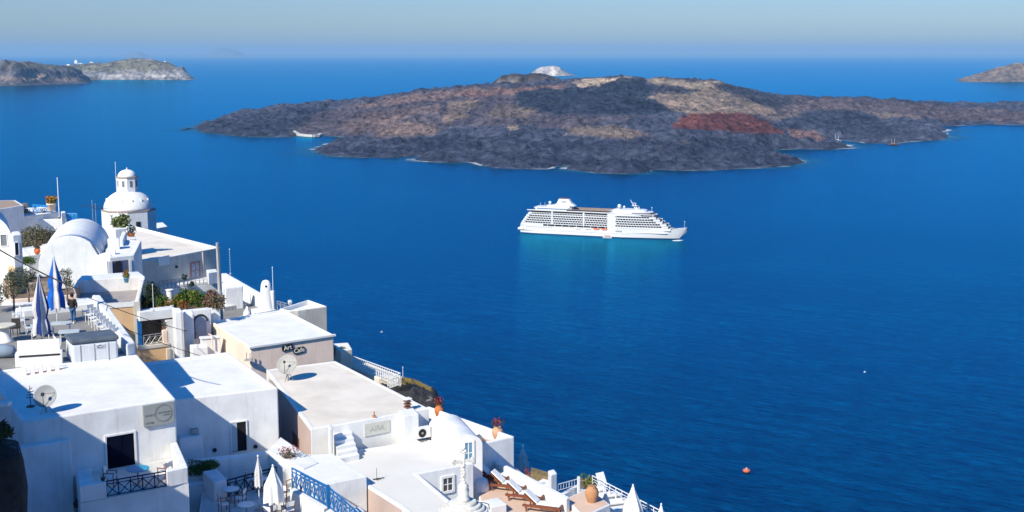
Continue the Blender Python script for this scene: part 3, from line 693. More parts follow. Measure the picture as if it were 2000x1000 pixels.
# ============================================================= TOWN
WHITE = mat('whitewash', (0.78, 0.77, 0.74), 0.85, 0.09, 0.8, streak=.10, bump=0.012, bscale=5, dirt=(0.62, 0.59, 0.53), dscale=0.7, damt=.35, dlo=.52, dhi=.8)
WALL = mat('whitewashed_wall', (0.76, 0.76, 0.75), 0.85, 0.12, 0.9, streak=.17, bump=0.035, bscale=2.6, dirt=(0.56, 0.55, 0.52), dscale=0.5, damt=.4)
CREAMR = mat('cream_roof_screed', (0.76, 0.69, 0.585), 0.9, 0.09, 0.6, bump=0.008, bscale=8, dirt=(0.50, 0.43, 0.33), dscale=0.35, damt=.55, dlo=.45, dhi=.75)
BEIGE = mat('weathered_plaster', (0.62, 0.58, 0.51), 0.9, 0.15, 0.7, streak=.3, bump=0.012, bscale=5, dirt=(0.46, 0.42, 0.36), dscale=0.4, damt=.6, dlo=.45, dhi=.7)
PEACH = mat('peach_plaster', (0.86, 0.68, 0.55), 0.9, 0.12, 0.6, streak=.15, bump=0.012, bscale=6, dirt=(0.74, 0.57, 0.45), dscale=0.5, damt=.4, dlo=.45, dhi=.75)
ORANGE = mat('orange_plaster', (0.70, 0.46, 0.25), 0.9, 0.12, 0.7, bump=0.01, bscale=6, dirt=(0.46, 0.31, 0.2), dscale=0.6, damt=.5)
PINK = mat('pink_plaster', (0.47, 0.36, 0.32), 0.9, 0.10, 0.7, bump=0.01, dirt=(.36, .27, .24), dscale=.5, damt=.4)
GREYT = mat('grey_terrace_floor', (0.27, 0.26, 0.24), 0.9, 0.25, 0.5, dirt=(0.18, 0.17, 0.16), dscale=.5, damt=.6)
TILEF = mat('terracotta_floor', (0.66, 0.47, 0.35), 0.85, 0.12, 0.8, dirt=(0.52, 0.36, 0.27), dscale=.6, damt=.5)
PAVE = mat('white_paving', (0.60, 0.60, 0.58), 0.85, 0.2, 1.2, dirt=(.4, .4, .4), dscale=.8, damt=.5)
STONE = mat('rough_dark_stone', (0.045, 0.042, 0.040), 0.95, 0.5, 1.2, bump=0.25, bscale=2.5, dirt=(.34, .31, .27), dscale=.9, damt=.9, dlo=.58, dhi=.63)
RUBBLE = mat('rubble_stone_wall', (0.33, 0.26, 0.20), 0.95, 0.45, 2.0, bump=0.08, bscale=4, dirt=(.5, .42, .34), dscale=1.2, damt=.8)
NAVY = mat('navy_door_paint', (0.003, 0.006, 0.018), 0.9, .3, 2, spec=.05)
BLUEP = mat('blue_railing_paint', (0.01, 0.13, 0.36), 0.5, .2, 2)
LBLUE = mat('pale_blue_paint', (0.16, 0.42, 0.62), 0.5, .15, 2)
DBLUE = mat('dark_blue_railing', (0.008, 0.02, 0.07), 0.5, .2, 2)
GLASS = mat('dark_window_glass', (0.03, 0.035, 0.045), 0.12, .3, 1, spec=.5)
DARK = mat('dark_interior', (0.012, 0.012, 0.014), 0.9, .3, 1)
BROWN = mat('varnished_brown_wood', (0.20, 0.060, 0.028), 0.5, .3, 3, stretch=(1, 1, 6))
CANVAS = mat('white_canvas', (0.78, 0.77, 0.74), 0.9, .06, 3)
CANVASG = mat('grey_white_canvas', (0.60, 0.58, 0.57), 0.9, .15, 4)
BLUEC = mat('royal_blue_canvas', (0.004, 0.11, 0.50), 0.75, .25, 3)
NAVYC = mat('navy_canvas', (0.008, 0.03, 0.16), 0.8, .25, 3)
MET = mat('white_metal', (0.70, 0.71, 0.72), 0.4, .1, 3)
GMET = mat('grey_metal', (0.32, 0.33, 0.34), 0.45, .2, 3, metal=.3)
RUST = mat('dark_iron', (0.04, 0.035, 0.035), 0.6, .3, 3)
TERRA = mat('terracotta', (0.42, 0.15, 0.065), 0.85, .2, 2.5, dirt=(.55, .33, .2), dscale=2, damt=.6)
LEAF = mat('olive_leaves', (0.13, 0.145, 0.085), 0.8, .45, 6, col2=(0.05, 0.06, 0.035))
GREEN = mat('green_leaves', (0.09, 0.16, 0.03), 0.7, .5, 6, col2=(0.03, 0.065, 0.012))
YGREEN = mat('yellow_green_leaves', (0.22, 0.24, 0.03), 0.7, .5, 6, col2=(0.07, 0.11, 0.015))
DKGREEN = mat('dark_green_leaves', (0.03, 0.05, 0.018), 0.8, .5, 6)
DRY = mat('dry_brown_twigs', (0.20, 0.16, 0.10), 0.9, .4, 6, col2=(0.10, 0.08, 0.045))
REDF = mat('red_flowers', (0.50, 0.045, 0.03), 0.8, .4, 8)
ORANF = mat('orange_flowers', (0.50, 0.16, 0.03), 0.8, .4, 8)
BARK = mat('bark', (0.14, 0.11, 0.085), 0.9, .4, 6)
CONC = mat('weathered_concrete', (0.42, 0.41, 0.38), 0.9, .25, 2, stretch=(6, 6, .4), dirt=(.25, .24, .22), dscale=1, damt=.6)
MARBLE = mat('aged_cream_marble', (0.72, 0.70, 0.64), 0.7, .18, 4, dirt=(.38, .35, .28), dscale=3, damt=.6, dlo=.48, dhi=.66)
SIGNG = mat('grey_sign_board', (0.32, 0.335, 0.32), 0.7, .08, 2)
SIGNL = mat('sign_letter_grey', (0.19, 0.20, 0.20), 0.7)
BLACK = mat('black_board', (0.015, 0.013, 0.012), 0.7)
LETT = mat('cream_letters', (0.72, 0.70, 0.62), 0.7)
TUBG = mat('grey_vinyl_cover', (0.10, 0.125, 0.15), 0.6, .2, 2)
SKINM = mat('skin', (0.35, 0.2, 0.14), 0.6)
JACK = mat('dark_brown_jacket', (0.025, 0.018, 0.018), 0.8, .3, 6)
JEANS = mat('blue_jeans', (0.04, 0.11, 0.26), 0.85, .3, 6)
HAIRM = mat('dark_hair', (0.012, 0.009, 0.008), 0.8)

def offs(poly, d):
    """offset a polygon inwards by d (mitred)"""
    n = len(poly); P = [Vector((p[0], p[1])) for p in poly]
    a = sum(P[i].x * P[(i + 1) % n].y - P[(i + 1) % n].x * P[i].y for i in range(n)); sg = 1 if a > 0 else -1
    out = []
    for i in range(n):
        e0 = (P[i] - P[i - 1]).normalized(); e1 = (P[(i + 1) % n] - P[i]).normalized()
        n0 = Vector((-e0.y, e0.x)) * sg; n1 = Vector((-e1.y, e1.x)) * sg
        m = (n0 + n1); k = max(0.35, 1 + n0.dot(n1)); out.append(P[i] + m * d / k)
    return out
def bld(name, label, px, h, depth, wallm, roofm, ph=0.3, pt=0.28, copin=True, cat='building', group=None, world=None, coping=None, part='wall', taper=0.0, bev=0.075):
    poly = [W(x, y, h) for x, y in px] if world is None else [Vector((p[0], p[1], CAMZ - h)) for p in world]
    zt = CAMZ - h; zb = zt - depth
    cx = sum(p.x for p in poly) / len(poly); cy = sum(p.y for p in poly) / len(poly)
    t = thing(name, label, cat, (cx, cy, zb), 0, group)
    P2 = [Vector((p.x, p.y)) for p in poly]
    n = len(P2); a = sum(P2[i].x * P2[(i + 1) % n].y - P2[(i + 1) % n].x * P2[i].y for i in range(n))
    if a < 0: P2 = P2[::-1]
    base = offs(P2, -taper) if taper else P2
    inn = offs(P2, pt)
    if ph <= .02:
        m = MB(); m.prism([(p.x, p.y) for p in P2], zb, zt); m.build(part, wallm, t, bevel=bev)
        if roofm is not WHITE or wallm is not WALL:
            r = MB(); r.prism([(p.x, p.y) for p in offs(P2, .09)], zt - .02, zt + .006); r.build('roof', roofm, t)
        return t, P2, zt
    m = MB(); zr = zt - ph
    vs = [(p.x, p.y, zb) for p in base] + [(p.x, p.y, zt) for p in P2] + [(p.x, p.y, zt) for p in inn] + [(p.x, p.y, zr) for p in inn]
    fs = [tuple(range(n))[::-1]]
    for k in range(3):
        for i in range(n): fs.append((k * n + i, k * n + (i + 1) % n, (k + 1) * n + (i + 1) % n, (k + 1) * n + i))
    fs.append(tuple(range(3 * n, 4 * n)))
    m.add(vs, fs)
    if coping is not None:
        for j, f in enumerate(m.f):
            if n < j <= 2 * n: m.m[j] = 1
            if copin and 2 * n < j <= 3 * n: m.m[j] = 1
    m.build(part, [wallm, coping if coping is not None else wallm], t, bevel=bev)
    r = MB(); ri = offs(P2, pt + .002); r.prism([(p.x, p.y) for p in ri], zr + 0.004, zr + 0.03); r.build('roof', roofm, t)
    t['_poly'] = 0
    del t['_poly']
    return t, P2, zt
class Face:
    """vertical wall plane through two pixel points on a roof edge at drop h (A left, B right as seen)"""
    def __init__(s, A, B):
        s.A = Vector(A); s.d = Vector((B[0] - A[0], B[1] - A[1], 0)); s.L = s.d.length; s.d.normalize()
        s.n = Vector((s.d.y, -s.d.x, 0))
        if s.n.dot(Vector((0, 0, 0)) - Vector((A[0], A[1], 0))) < 0: s.n = -s.n
    def hit(s, px, py):
        d = ray(px, py); o = Vector((0, 0, CAMZ)); t = (s.A - o).dot(s.n) / d.dot(s.n); p = o + d * t
        return (p - s.A).dot(s.d), p.z
    def P(s, u, z, n=0): return s.A + s.d * u + s.n * n + Vector((0, 0, z - s.A.z))
    def box(s, mb, u0, u1, z0, z1, n0, n1):
        vs = [s.P(u, z, n) for n in (n0, n1) for u, z in ((u0, z0), (u1, z0), (u1, z1), (u0, z1))]
        return mb.add(vs, [(0, 1, 2, 3), (7, 6, 5, 4), (0, 4, 5, 1), (1, 5, 6, 2), (2, 6, 7, 3), (3, 7, 4, 0)])
    def pxbox(s, x0, y0, x1, y1):
        """approx rectangle from pixel bounds: left/right at mid height, z at mid x"""
        u0 = s.hit(x0, (y0 + y1) / 2)[0]; u1 = s.hit(x1, (y0 + y1) / 2)[0]
        z1 = s.hit((x0 + x1) / 2, y0)[1]; z0 = s.hit((x0 + x1) / 2, y1)[1]
        return u0, u1, z0, z1
def FW(pa, pb, h): return Face(W(*pa, h), W(*pb, h))
def window(F, px, par, name='window', frame=WALL, glass=GLASS, fw=0.1, mull=1, pr=0.07, door=False):
    u0, u1, z0, z1 = F.pxbox(*px) if len(px) == 4 else px[0]
    g = MB(); F.box(g, u0, u1, z0, z1, -0.04, pr)
    g.v = []; g.f = []; g.m = []; g.smooth = []
    for a, b, c, d in ((u0 - fw, u0, z0 - (0 if door else fw), z1 + fw), (u1, u1 + fw, z0 - (0 if door else fw), z1 + fw), (u0, u1, z1, z1 + fw)): F.box(g, a, b, c, d, -0.05, pr)
    if not door: F.box(g, u0, u1, z0 - fw, z0, -0.05, pr + .02)
    o = g.build(name, frame, par)
    g = MB(); F.box(g, u0, u1, z0, z1, -0.03, 0.012); p = g.build('pane' if not door else 'door_leaf', glass, o)
    p.location = (0, 0, 0)
    if mull:
        g = MB()
        for k in range(mull): um = u0 + (u1 - u0) * (k + 1) / (mull + 1); F.box(g, um - .025, um + .025, z0, z1, 0.012, .04)
        F.box(g, u0, u1, (z0 + z1) / 2 - .02, (z0 + z1) / 2 + .02, 0.012, .036)
        g.build('mullion', frame, o)
    return o
def rail(name, label, A, B, hgt, m, par=None, style='x', n=6, r=0.025, cat='railing', group=None, post=0.0):
    """railing from A to B (top line world points), hanging down hgt"""
    A = Vector(A); B = Vector(B); d = B - A; dn = Vector((0, 0, -hgt)); g = MB()
    def bar(a, b, rr=r): g.cyl(a, b, rr, rr, 5)
    bar(A, B, r * 1.5); bar(A + dn, B + dn)
    bar(A + dn * .2, B + dn * .2) if style != 'bars' else None
    for k in range(n + 1):
        p = A + d * k / n; bar(p, p + dn, r * 1.2)
        if k < n:
            q = A + d * (k + 1) / n
            if style == 'x': bar(p + dn * .2, q + dn); bar(q + dn * .2, p + dn)
            elif style == 'circle':
                c = (p + q) / 2 + dn * .6; rr = min(hgt * .38, d.length / n * .45); t = d.normalized()
                pts = [c + t * rr * math.cos(a) + Vector((0, 0, rr * math.sin(a))) for a in [i * math.pi / 5 for i in range(11)]]
                g.tube(pts, r * .8, 4)
            elif style == 'bars':
                for j in (1, 2, 3): w_ = p + d / n * j / 4; bar(w_, w_ + dn, r * .7)
    if par is not None: return g.build(name, m, par)
    return tag(g.build(name, m, None), label, cat, group)
def text_mesh(name, s, size, F, u, z, n, m, par, ext=0.01, rot=0.0, bold=False):
    cu = bpy.data.curves.new(name, 'FONT'); cu.body = s; cu.size = size; cu.extrude = ext; cu.align_x = 'CENTER'; cu.align_y = 'CENTER'
    if bold: cu.offset = size * .02
    to = bpy.data.objects.new(name, cu); C.objects.link(to)
    dg = bpy.context.evaluated_depsgraph_get(); me = bpy.data.meshes.new_from_object(to.evaluated_get(dg)); bpy.data.objects.remove(to)
    X = F.d * math.cos(rot) + Vector((0, 0, math.sin(rot))); Yv = Vector((0, 0, math.cos(rot))) - F.d * math.sin(rot)
    if X.cross(Yv).dot(F.n) < 0: pass
    org = F.P(u, z, n) - wloc(par)
    for v in me.vertices:
        c = v.co.copy(); v.co = org + X * c.x + Yv * c.y + F.n * c.z
    me.materials.clear(); me.materials.append(m)
    o = bpy.data.objects.new(name, me); C.objects.link(o); o.parent = par
    return o
def leaves(mb, c, rad, n, size, seed=0, flat=1.0, shell=0.45, up=0.3):
    rnd = random.Random(seed); c = Vector(c)
    for _ in range(n):
        while True:
            v = Vector((rnd.uniform(-1, 1), rnd.uniform(-1, 1), rnd.uniform(-1, 1)))
            if shell < v.length < 1: break
        k = 1 + 0.35 * mnoise.noise(v * 2.2 + Vector((seed, 0, 0)))
        p = c + Vector((v.x * rad[0], v.y * rad[1], v.z * rad[2])) * k
        a = Vector((rnd.uniform(-1, 1), rnd.uniform(-1, 1), rnd.uniform(-1, 1) + up)).normalized(); b_ = a.orthogonal().normalized()
        s_ = size * rnd.uniform(.6, 1.3)
        mb.add([p - b_ * s_ * .28, p + a * s_ * .5 - a.cross(b_) * s_ * .1, p + a * s_, p + b_ * s_ * .28], [(0, 1, 2, 3)])
def bush(name, label, cat, p, rad, m, n=500, size=.14, seed=1, group=None, stems=True, twig=BARK, flowers=None):
    t = thing(name, label, cat, p, 0, group); g = MB()
    K = 7; rnd = random.Random(seed)
    for k in range(K):
        a = rnd.uniform(0, 6.28); q = rnd.uniform(.2, .6); c = (math.cos(a) * q * rad[0], math.sin(a) * q * rad[1], rad[2] * rnd.uniform(.3, 1.2))
        leaves(g, c, (rad[0] * .55, rad[1] * .55, rad[2] * .6), n // K, size, seed * 10 + k)
    g.build('foliage', m, t, world=False)
    if flowers:
        g = MB(); 
        for k in range(14):
            a = rnd.uniform(0, 6.28); q = rnd.uniform(.2, .9); leaves(g, (math.cos(a) * q * rad[0], math.sin(a) * q * rad[1], rad[2] * rnd.uniform(.8, 1.9)), (.09, .09, .07), 14, .09, seed * 20 + k, shell=0)
        g.build('flowers', flowers, t, world=False)
    if stems:
        g = MB()
        for k in range(5):
            a = k * 1.25; g.tube([(0, 0, 0), (math.cos(a) * rad[0] * .3, math.sin(a) * rad[1] * .3, rad[2] * .6), (math.cos(a) * rad[0] * .6, math.sin(a) * rad[1] * .6, rad[2] * 1.2)], [.04, .025, .01], 5)
        g.build('stems', twig, t, world=False)
    return t
def potplant(label, p, r, hgt, plantm, n=120, size=.12, flowers=None, seed=3, potm=TERRA, shape='pot', group='potted plants', ph=None):
    t = thing('potted_plant', label, 'potted plant', p, 0, group); g = MB(); g.sm = True
    if shape == 'urn': prof = [(r * .45, 0), (r * .55, .02), (r * .95, hgt * .45), (r, hgt * .62), (r * .85, hgt * .82), (r * .55, hgt * .93), (r * .68, hgt), (r * .5, hgt * .97)]
    else: prof = [(r * .65, 0), (r * .7, .01), (r * .95, hgt * .85), (r * 1.05, hgt * .86), (r * 1.05, hgt), (r * .9, hgt), (r * .85, hgt * .9)]
    g.lathe(prof, (0, 0, 0), 16); g.build('pot', potm, t, world=False)
    ph = ph or r * 1.6
    g = MB(); leaves(g, (0, 0, hgt + ph * .4), (r * 1.15, r * 1.15, ph * .6), n, size, seed, shell=0.1); g.build('foliage', plantm, t, world=False)
    if flowers:
        g = MB(); leaves(g, (0, 0, hgt + ph * .55), (r * 1.1, r * 1.1, ph * .65), n, size * .8, seed + 5, shell=.3); g.build('flowers', flowers, t, world=False)
    return t
def umbrella(label, p, H, canopy0, r, mats, rz=0, group='closed parasols', folds=8, waist=.6, base=True, tie=.55):
    """closed parasol; canopy hangs from H down to canopy0"""
    t = thing('closed_parasol', label, 'parasol', p, rz, group)
    g = MB(); g.cyl((0, 0, 0), (0, 0, H + .05), .028, .025, 8); g.build('pole', MET, t, world=False)
    if base:
        g = MB(); g.cyl((0, 0, 0), (0, 0, .08), .26, .24, 14); g.cyl((0, 0, .08), (0, 0, .3), .05, .05, 8); g.build('base', CONC, t, world=False)
    L = H - canopy0; n = folds * 4; rings = 14; vs = []; cols = []
    for k in range(rings + 1):
        f = k / rings; z = H - L * f
        w_ = r * (0.12 + .88 * min(1, f * 1.9)) * (1 - (0.28 * math.exp(-((f - tie) / .09) ** 2))) * (1 + .12 * f)
        for i in range(n):
            th = 2 * math.pi * i / n; fold = 1 + .30 * math.cos(folds * th + .6 * math.sin(3 * f)) * min(1, f * 2.5)
            zz = z - (L * .03 * math.cos(folds * th) if k == rings else 0)
            vs.append((w_ * fold * math.cos(th), w_ * fold * math.sin(th), zz))
    fs = [(k * n + i, k * n + (i + 1) % n, (k + 1) * n + (i + 1) % n, (k + 1) * n + i) for k in range(rings) for i in range(n)]
    g = MB(); g.sm = True; g.add(vs, fs + [tuple(range(n))[::-1]])
    if len(mats) > 1:
        for j, f in enumerate(g.f[:-1]): g.m[j] = mats[2][(j % n) * len(mats[2]) // n]
    g.build('canopy', list(mats[:2]) if len(mats) > 1 else mats[0], t, world=False)
    g = MB(); g.sm = True; g.lathe([(.03, .12), (.05, .06), (.045, 0)], (0, 0, H), 10); g.build('finial', MET, t, world=False)
    return t
def round_table(label, p, r=.4, H=.72, top=MET, leg=GMET, group='round cafe tables'):
    t = thing('round_table', label, 'table', p, 0, group)
    g = MB(); g.cyl((0, 0, H - .03), (0, 0, H), r, r, 24); g.build('tabletop', top, t, world=False)
    g = MB(); g.cyl((0, 0, 0), (0, 0, H - .03), .035, .035, 8); g.build('pedestal', leg, t, world=False)
    g = MB(); g.cyl((0, 0, 0), (0, 0, .03), r * .55, r * .5, 14); g.build('base', leg, t, world=False)
    return t
def chair(label, p, rz, frame=BROWN, seat=CANVAS, group=None, arms=True):
    t = thing('chair', label, 'chair', p, rz, group)
    g = MB(); g.box((0, 0, .45), (.46, .44, .05)); g.build('seat', seat, t, world=False)
    g = MB(); g.box((0, -.22, .78), (.48, .03, .24), M=Matrix.Rotation(R(8), 3, 'X')); g.build('backrest', seat, t, world=False)
    for sx in (-1, 1):
        for sy in (-1, 1):
            g = MB(); g.cyl((sx * .24, sy * .2, 0), (sx * .24, sy * .2 - (.03 if sy < 0 else 0), .92 if sy < 0 else .62), .022, .022, 5); g.build('leg', frame, t, world=False)
        if arms: g = MB(); g.box((sx * .24, 0, .64), (.05, .48, .03)); g.build('armrest', frame, t, world=False)
    return t
def sunbed(label, p, rz, group='wooden sunbeds with white mattresses'):
    t = thing('sunbed', label, 'sunbed', p, rz, group); tilt = R(38); t.scale = (1.05, 1.12, 1.1)
    g = MB()
    for s in (-1, 1): g.box((.15, s * .36, .32), (1.95, .09, .10))
    for k in range(9): g.box((-.05 + k * .13, 0, .33), (.07, .62, .02))
    g.box((1.1, 0, .32), (.05, .7, .07)); g.build('frame', BROWN, t, world=False)
    for x in (-.65, .95):
        for s in (-1, 1): g = MB(); g.box((x, s * .32, .145), (.06, .05, .29)); g.build('leg', BROWN, t, world=False)
    g = MB(); M2 = Matrix.Rotation(tilt, 3, 'Y'); c = Vector((-.15, 0, .36)) + M2 @ Vector((-.40, 0, .0)); g.box(c, (.82, .62, .03), M=M2); g.build('backrest', BROWN, t, world=False)
    g = MB(); g.box((.45, 0, .40), (1.22, .50, .07)); c = Vector((-.15, 0, .42)) + M2 @ Vector((-.40, 0, .03)); g.box(c, (.80, .50, .07), M=M2); g.build('mattress', CANVAS, t, world=False, bevel=.03)
    g = MB(); g.cyl((-.65, -.38, .18), (-.65, .38, .18), .015); g.cyl((-.7, -.36, .18), (-.7, -.36, .5), .015); g.cyl((-.7, .36, .18), (-.7, .36, .5), .015); g.build('back_support', BROWN, t, world=False)
    return t
def dish(label, p, r, face_az, el=35, mast=1.0, m=None):
    t = thing('satellite_dish', label, 'satellite dish', p, 0, 'satellite dishes'); m = m or mat('dish_grey', (.27, .28, .29), .5, .12, 2)
    g = MB(); g.cyl((0, 0, 0), (0, 0, mast), .03, .03, 8)
    for a in (0, 2.1, 4.2): g.cyl((.35 * math.cos(a), .35 * math.sin(a), 0), (0, 0, mast * .6), .018, .018, 5)
    g.build('mast', GMET, t, world=False)
    D = Vector((math.sin(R(face_az)) * math.cos(R(el)), math.cos(R(face_az)) * math.cos(R(el)), math.sin(R(el)))); rot = D.to_track_quat('Z', 'Y').to_matrix()
    g = MB(); g.sm = True; prof = [(0.02, 0), (r * .35, r * .03), (r * .7, r * .11), (r * .92, r * .2), (r, r * .24), (r, r * .21), (r * .7, r * .08), (r * .3, 0), (0.02, -.02)]
    g.lathe(prof, (0, 0, 0), 28); c = Vector((0, 0, mast)); g.v = [tuple(rot @ Vector(v) + c) for v in g.v]; g.build('reflector', m, t, world=False)
    g = MB(); tip = c + rot @ Vector((0, 0, r * .85)); g.cyl(c + rot @ Vector((0, -r * .95, r * .2)), tip, .015, .015, 5); g.cyl(c + rot @ Vector((r * .8, .3 * r, r * .2)), tip, .01, .01, 5); g.box(tip, (.12, .12, .14)); g.build('feed_arm', RUST, t, world=False)
    return t
# ------------------------------------------------------------- off-frame neighbour whose roof edge shades the hotel
ax, ay, bx_, by_ = -31.2, 59.7, -24.6, 50.3
dv = Vector((bx_ - ax, by_ - ay)).normalized(); nv = Vector((-dv.y, dv.x))
if nv.x > 0: nv = -nv
q0 = Vector((ax, ay)) - dv * 1.0; q1 = Vector((bx_, by_)) + dv * 14
bld('tall_house', 'tall white house just outside the left edge whose shade falls over the hotel roof', None, 10.6, 16, WALL, WHITE, world=[q0, q1, q1 + nv * 8, q0 + nv * 8])

# ------------------------------------------------------------- B1 hotel
hotel, P, zt = bld('hotel_building', 'white flat-roofed hotel building with navy door and round-emblem sign in the left foreground',
    [(343, 778), (66, 821), (42, 822), (8, 775), (-30, 727), (268, 692)], 15.85, 9.5, WALL, WHITE, ph=.22, pt=.2)
F1 = FW((66, 821), (343, 778), 15.85)
# door
g = MB(); u0, u1, z0, z1 = F1.pxbox(209, 849, 263, 930)
F1.box(g, u0 - .09, u0, z0, z1 + .08, -.05, .05); F1.box(g, u1, u1 + .09, z0, z1 + .08, -.05, .05); F1.box(g, u0, u1, z1, z1 + .08, -.05, .05)
dr_ = g.build('door', WALL, hotel)
g = MB(); F1.box(g, u0, (u0 + u1) / 2 - .01, z0, z1, -.02, .015); g.build('door_leaf', NAVY, dr_)
g = MB(); F1.box(g, (u0 + u1) / 2 + .01, u1, z0, z1, -.02, .015); g.build('door_leaf', NAVY, dr_)
g = MB(); F1.box(g, (u0 + u1) / 2 - .05, (u0 + u1) / 2 + .05, z0, z1, .014, .03); g.build('door_post', NAVY, dr_)
# sign
u0, u1, z0, z1 = F1.pxbox(278, 787, 338, 828)
sg_ = thing('hotel_sign', 'grey sign board with double ring emblem on the white hotel wall', 'sign', F1.P((u0 + u1) / 2, (z0 + z1) / 2, .05))
g = MB(); F1.box(g, u0, u1, z0, z1, 0.005, .14); g.build('board', SIGNG, sg_)
cu_, cz_ = u0 + (u1 - u0) * .66, (z0 + z1) / 2 + .02
for rr in (.42, .37):
    g = MB(); R_ = (z1 - z0) * rr; g.tube([F1.P(cu_ + R_ * math.cos(a), cz_ + R_ * math.sin(a), .145) for a in [i * math.pi / 14 for i in range(29)]], .007, 4); g.build('emblem_ring', SIGNL, sg_)
g = MB(); rnd = random.Random(4)
W1 = u1 - u0
def scribble(ua, ub, zc, hh):
    k = ua
    while k < ub:
        w_ = rnd.uniform(.4, .8) * hh; F1.box(g, k, k + w_ * .3, zc - hh / 2, zc + hh / 2 * rnd.uniform(.5, 1.2), .139, .150); F1.box(g, k, k + w_ * .8, zc + rnd.uniform(-.3, .2) * hh, zc + rnd.uniform(.25, .4) * hh, .139, .151); k += w_ * 1.15
scribble(u0 + W1 * .06, u0 + W1 * .40, cz_ - .02, .11); scribble(cu_ - .28, cu_ + .3, cz_ + .04, .09); scribble(cu_ - .02, cu_ + .3, cz_ - .09, .06)
g.build('lettering', SIGNL, sg_)
text_mesh('lettering', 'HOTEL', .13, F1, u0 + W1 * .2, z0 + .14, .141, SIGNL, sg_)
# balcony
h_b = 17.95
BR = W(345, 862, h_b).xy; BF = W(367, 912, h_b).xy; BL = W(155, 950, h_b).xy; BM = W(207, 941, h_b).xy; BN = W(325, 921, h_b).xy
edge = (BF - BL).normalized(); bk = (BR - BF).normalized()
def ext(a, L=3.9): return a + bk * L
bal = thing('balcony', 'white walled balcony with blue lattice railing in front of the navy hotel door', 'balcony', (BF.x, BF.y, CAMZ - 24))
zb_ = CAMZ - 18.68; zp = CAMZ - h_b
g = MB(); g.prism([BL, BF, ext(BF), ext(BL)], CAMZ - 26, zb_ - .02); g.build('base', WALL, bal)
g = MB(); g.prism([BL + edge * .3 + bk * .3, BF - edge * .3 + bk * .3, ext(BF) - edge * .3, ext(BL) + edge * .3], zb_ - .01, zb_ + .02); g.build('floor', PAVE, bal)
pw_ = .32; inw = bk * pw_
nrm_ = Vector((0, 0))
for nm_, a, b_, zz in (('parapet', BN, BF, zp), ('parapet', BL, BM, zp), ('curb', BM, BN, zp - .72)):
    g = MB(); g.prism([a, b_, b_ + inw, a + inw], zb_ - .015, zz); g.build(nm_, WALL, bal, bevel=.04)
g = MB(); g.prism([BF + inw, BF - edge * pw_ + inw, ext(BF) - edge * pw_, ext(BF)], zb_ - .015, zp + .02); g.build('parapet', WALL, bal, bevel=.04)
g = MB(); g.prism([BL + inw, BL + edge * .6 + inw, BL + edge * .6 + bk * 2.2, BL + bk * 2.2], zb_ - .015, zp + .02); g.build('parapet', WALL, bal, bevel=.04)
z3 = Vector((0, 0, zp - .02)); A_ = Vector((BM.x, BM.y, zp - .02)) + Vector((inw.x, inw.y, 0)) * .4; B_ = Vector((BN.x, BN.y, zp - .02)) + Vector((inw.x, inw.y, 0)) * .4
rail('lattice_railing', '', A_, B_, .66, DBLUE, bal, 'x', 5, .022)
mid = (BM + BN) / 2 + bk * 1.1
t = round_table('bright blue round table on the hotel balcony', (mid.x + .15, mid.y, zb_ + .02), .5, .74, mat('turquoise_table', (.03, .30, .48), .5), GMET)
o1 = chair('wooden chair left of the blue table on the hotel balcony', (mid.x - 1.0, mid.y - .2, zb_ + .02), R(-90), BROWN, CANVAS, 'chairs on the hotel balcony')
o2 = dup(o1, (mid.x + 1.2, mid.y + .5, zb_ + .02), R(70), 'wooden chair right of the blue table on the hotel balcony')
pb = BL + edge * 1.0 + bk * .15
pt_ = potplant('flat black planter tray on the balcony wall left of the railing', (pb.x, pb.y, zp + .02), .1, .1, DKGREEN, 30, .08, potm=RUST, group='plants in the left foreground')
# left stub wall with brown parasol in the shade
umL = umbrella('small dark brown parasol leaning in the shaded hotel corner', (F1.P(1.75, CAMZ - 20.3, .8)), .9, .45, .35, [mat('brown_canvas', (.08, .035, .03), .9)], base=False, group='parasols on terraces')
g = MB(); F1.box(g, -6.5, 1.45, CAMZ - 26, CAMZ - 16.9, -.2, .35); tag(g.build('buttress_wall', WALL, None, bevel=.06), 'shaded white buttress wall left of the hotel door', 'wall')
F1.A
pc = F1.P(1.1, CAMZ - 20.9, 1.6); g = MB(); g.box((pc.x, pc.y, CAMZ - 23.2), (1.3, 1.6, 4.4), .35); tag(g.build('low_wall', WALL, None, bevel=.05), 'low white wall block in deep shade at the bottom left', 'wall')
# stone wall and plant extreme left
pS = WY(-12, 870, 44); g = MB(); g.sm = True
g.lathe([(1.0, -9), (.95, -6), (.86, -3.5), (1.0, -1.6), (.92, -.6), (.8, 0), (.2, .05)], (pS.x + .05, pS.y, pS.z), 20, fn=lambda th, z: 1 + .06 * mnoise.noise(Vector((th * 2, z, 1))))
tag(g.build('stone_pillar', STONE), 'dark rough stone pillar at the left edge of the picture', 'pillar')
bush('spiky_bush', 'dark spiky bush on top of the stone pillar at the left edge', 'bush', (pS.x, pS.y, pS.z), (.75, .75, .45), DKGREEN, 900, .22, 5, stems=False)
pA = WY(8, 787, 50); g = MB(); g.prism([(pA.x - 1.2, pA.y - .3), (pA.x + .2, pA.y - .1), (pA.x + .2, pA.y + .3), (pA.x - 1.2, pA.y + .1)], pA.z - .12, pA.z + .02)
tag(g.build('awning', CANVAS), 'small white awning corner at the left edge above the spiky bush', 'awning')

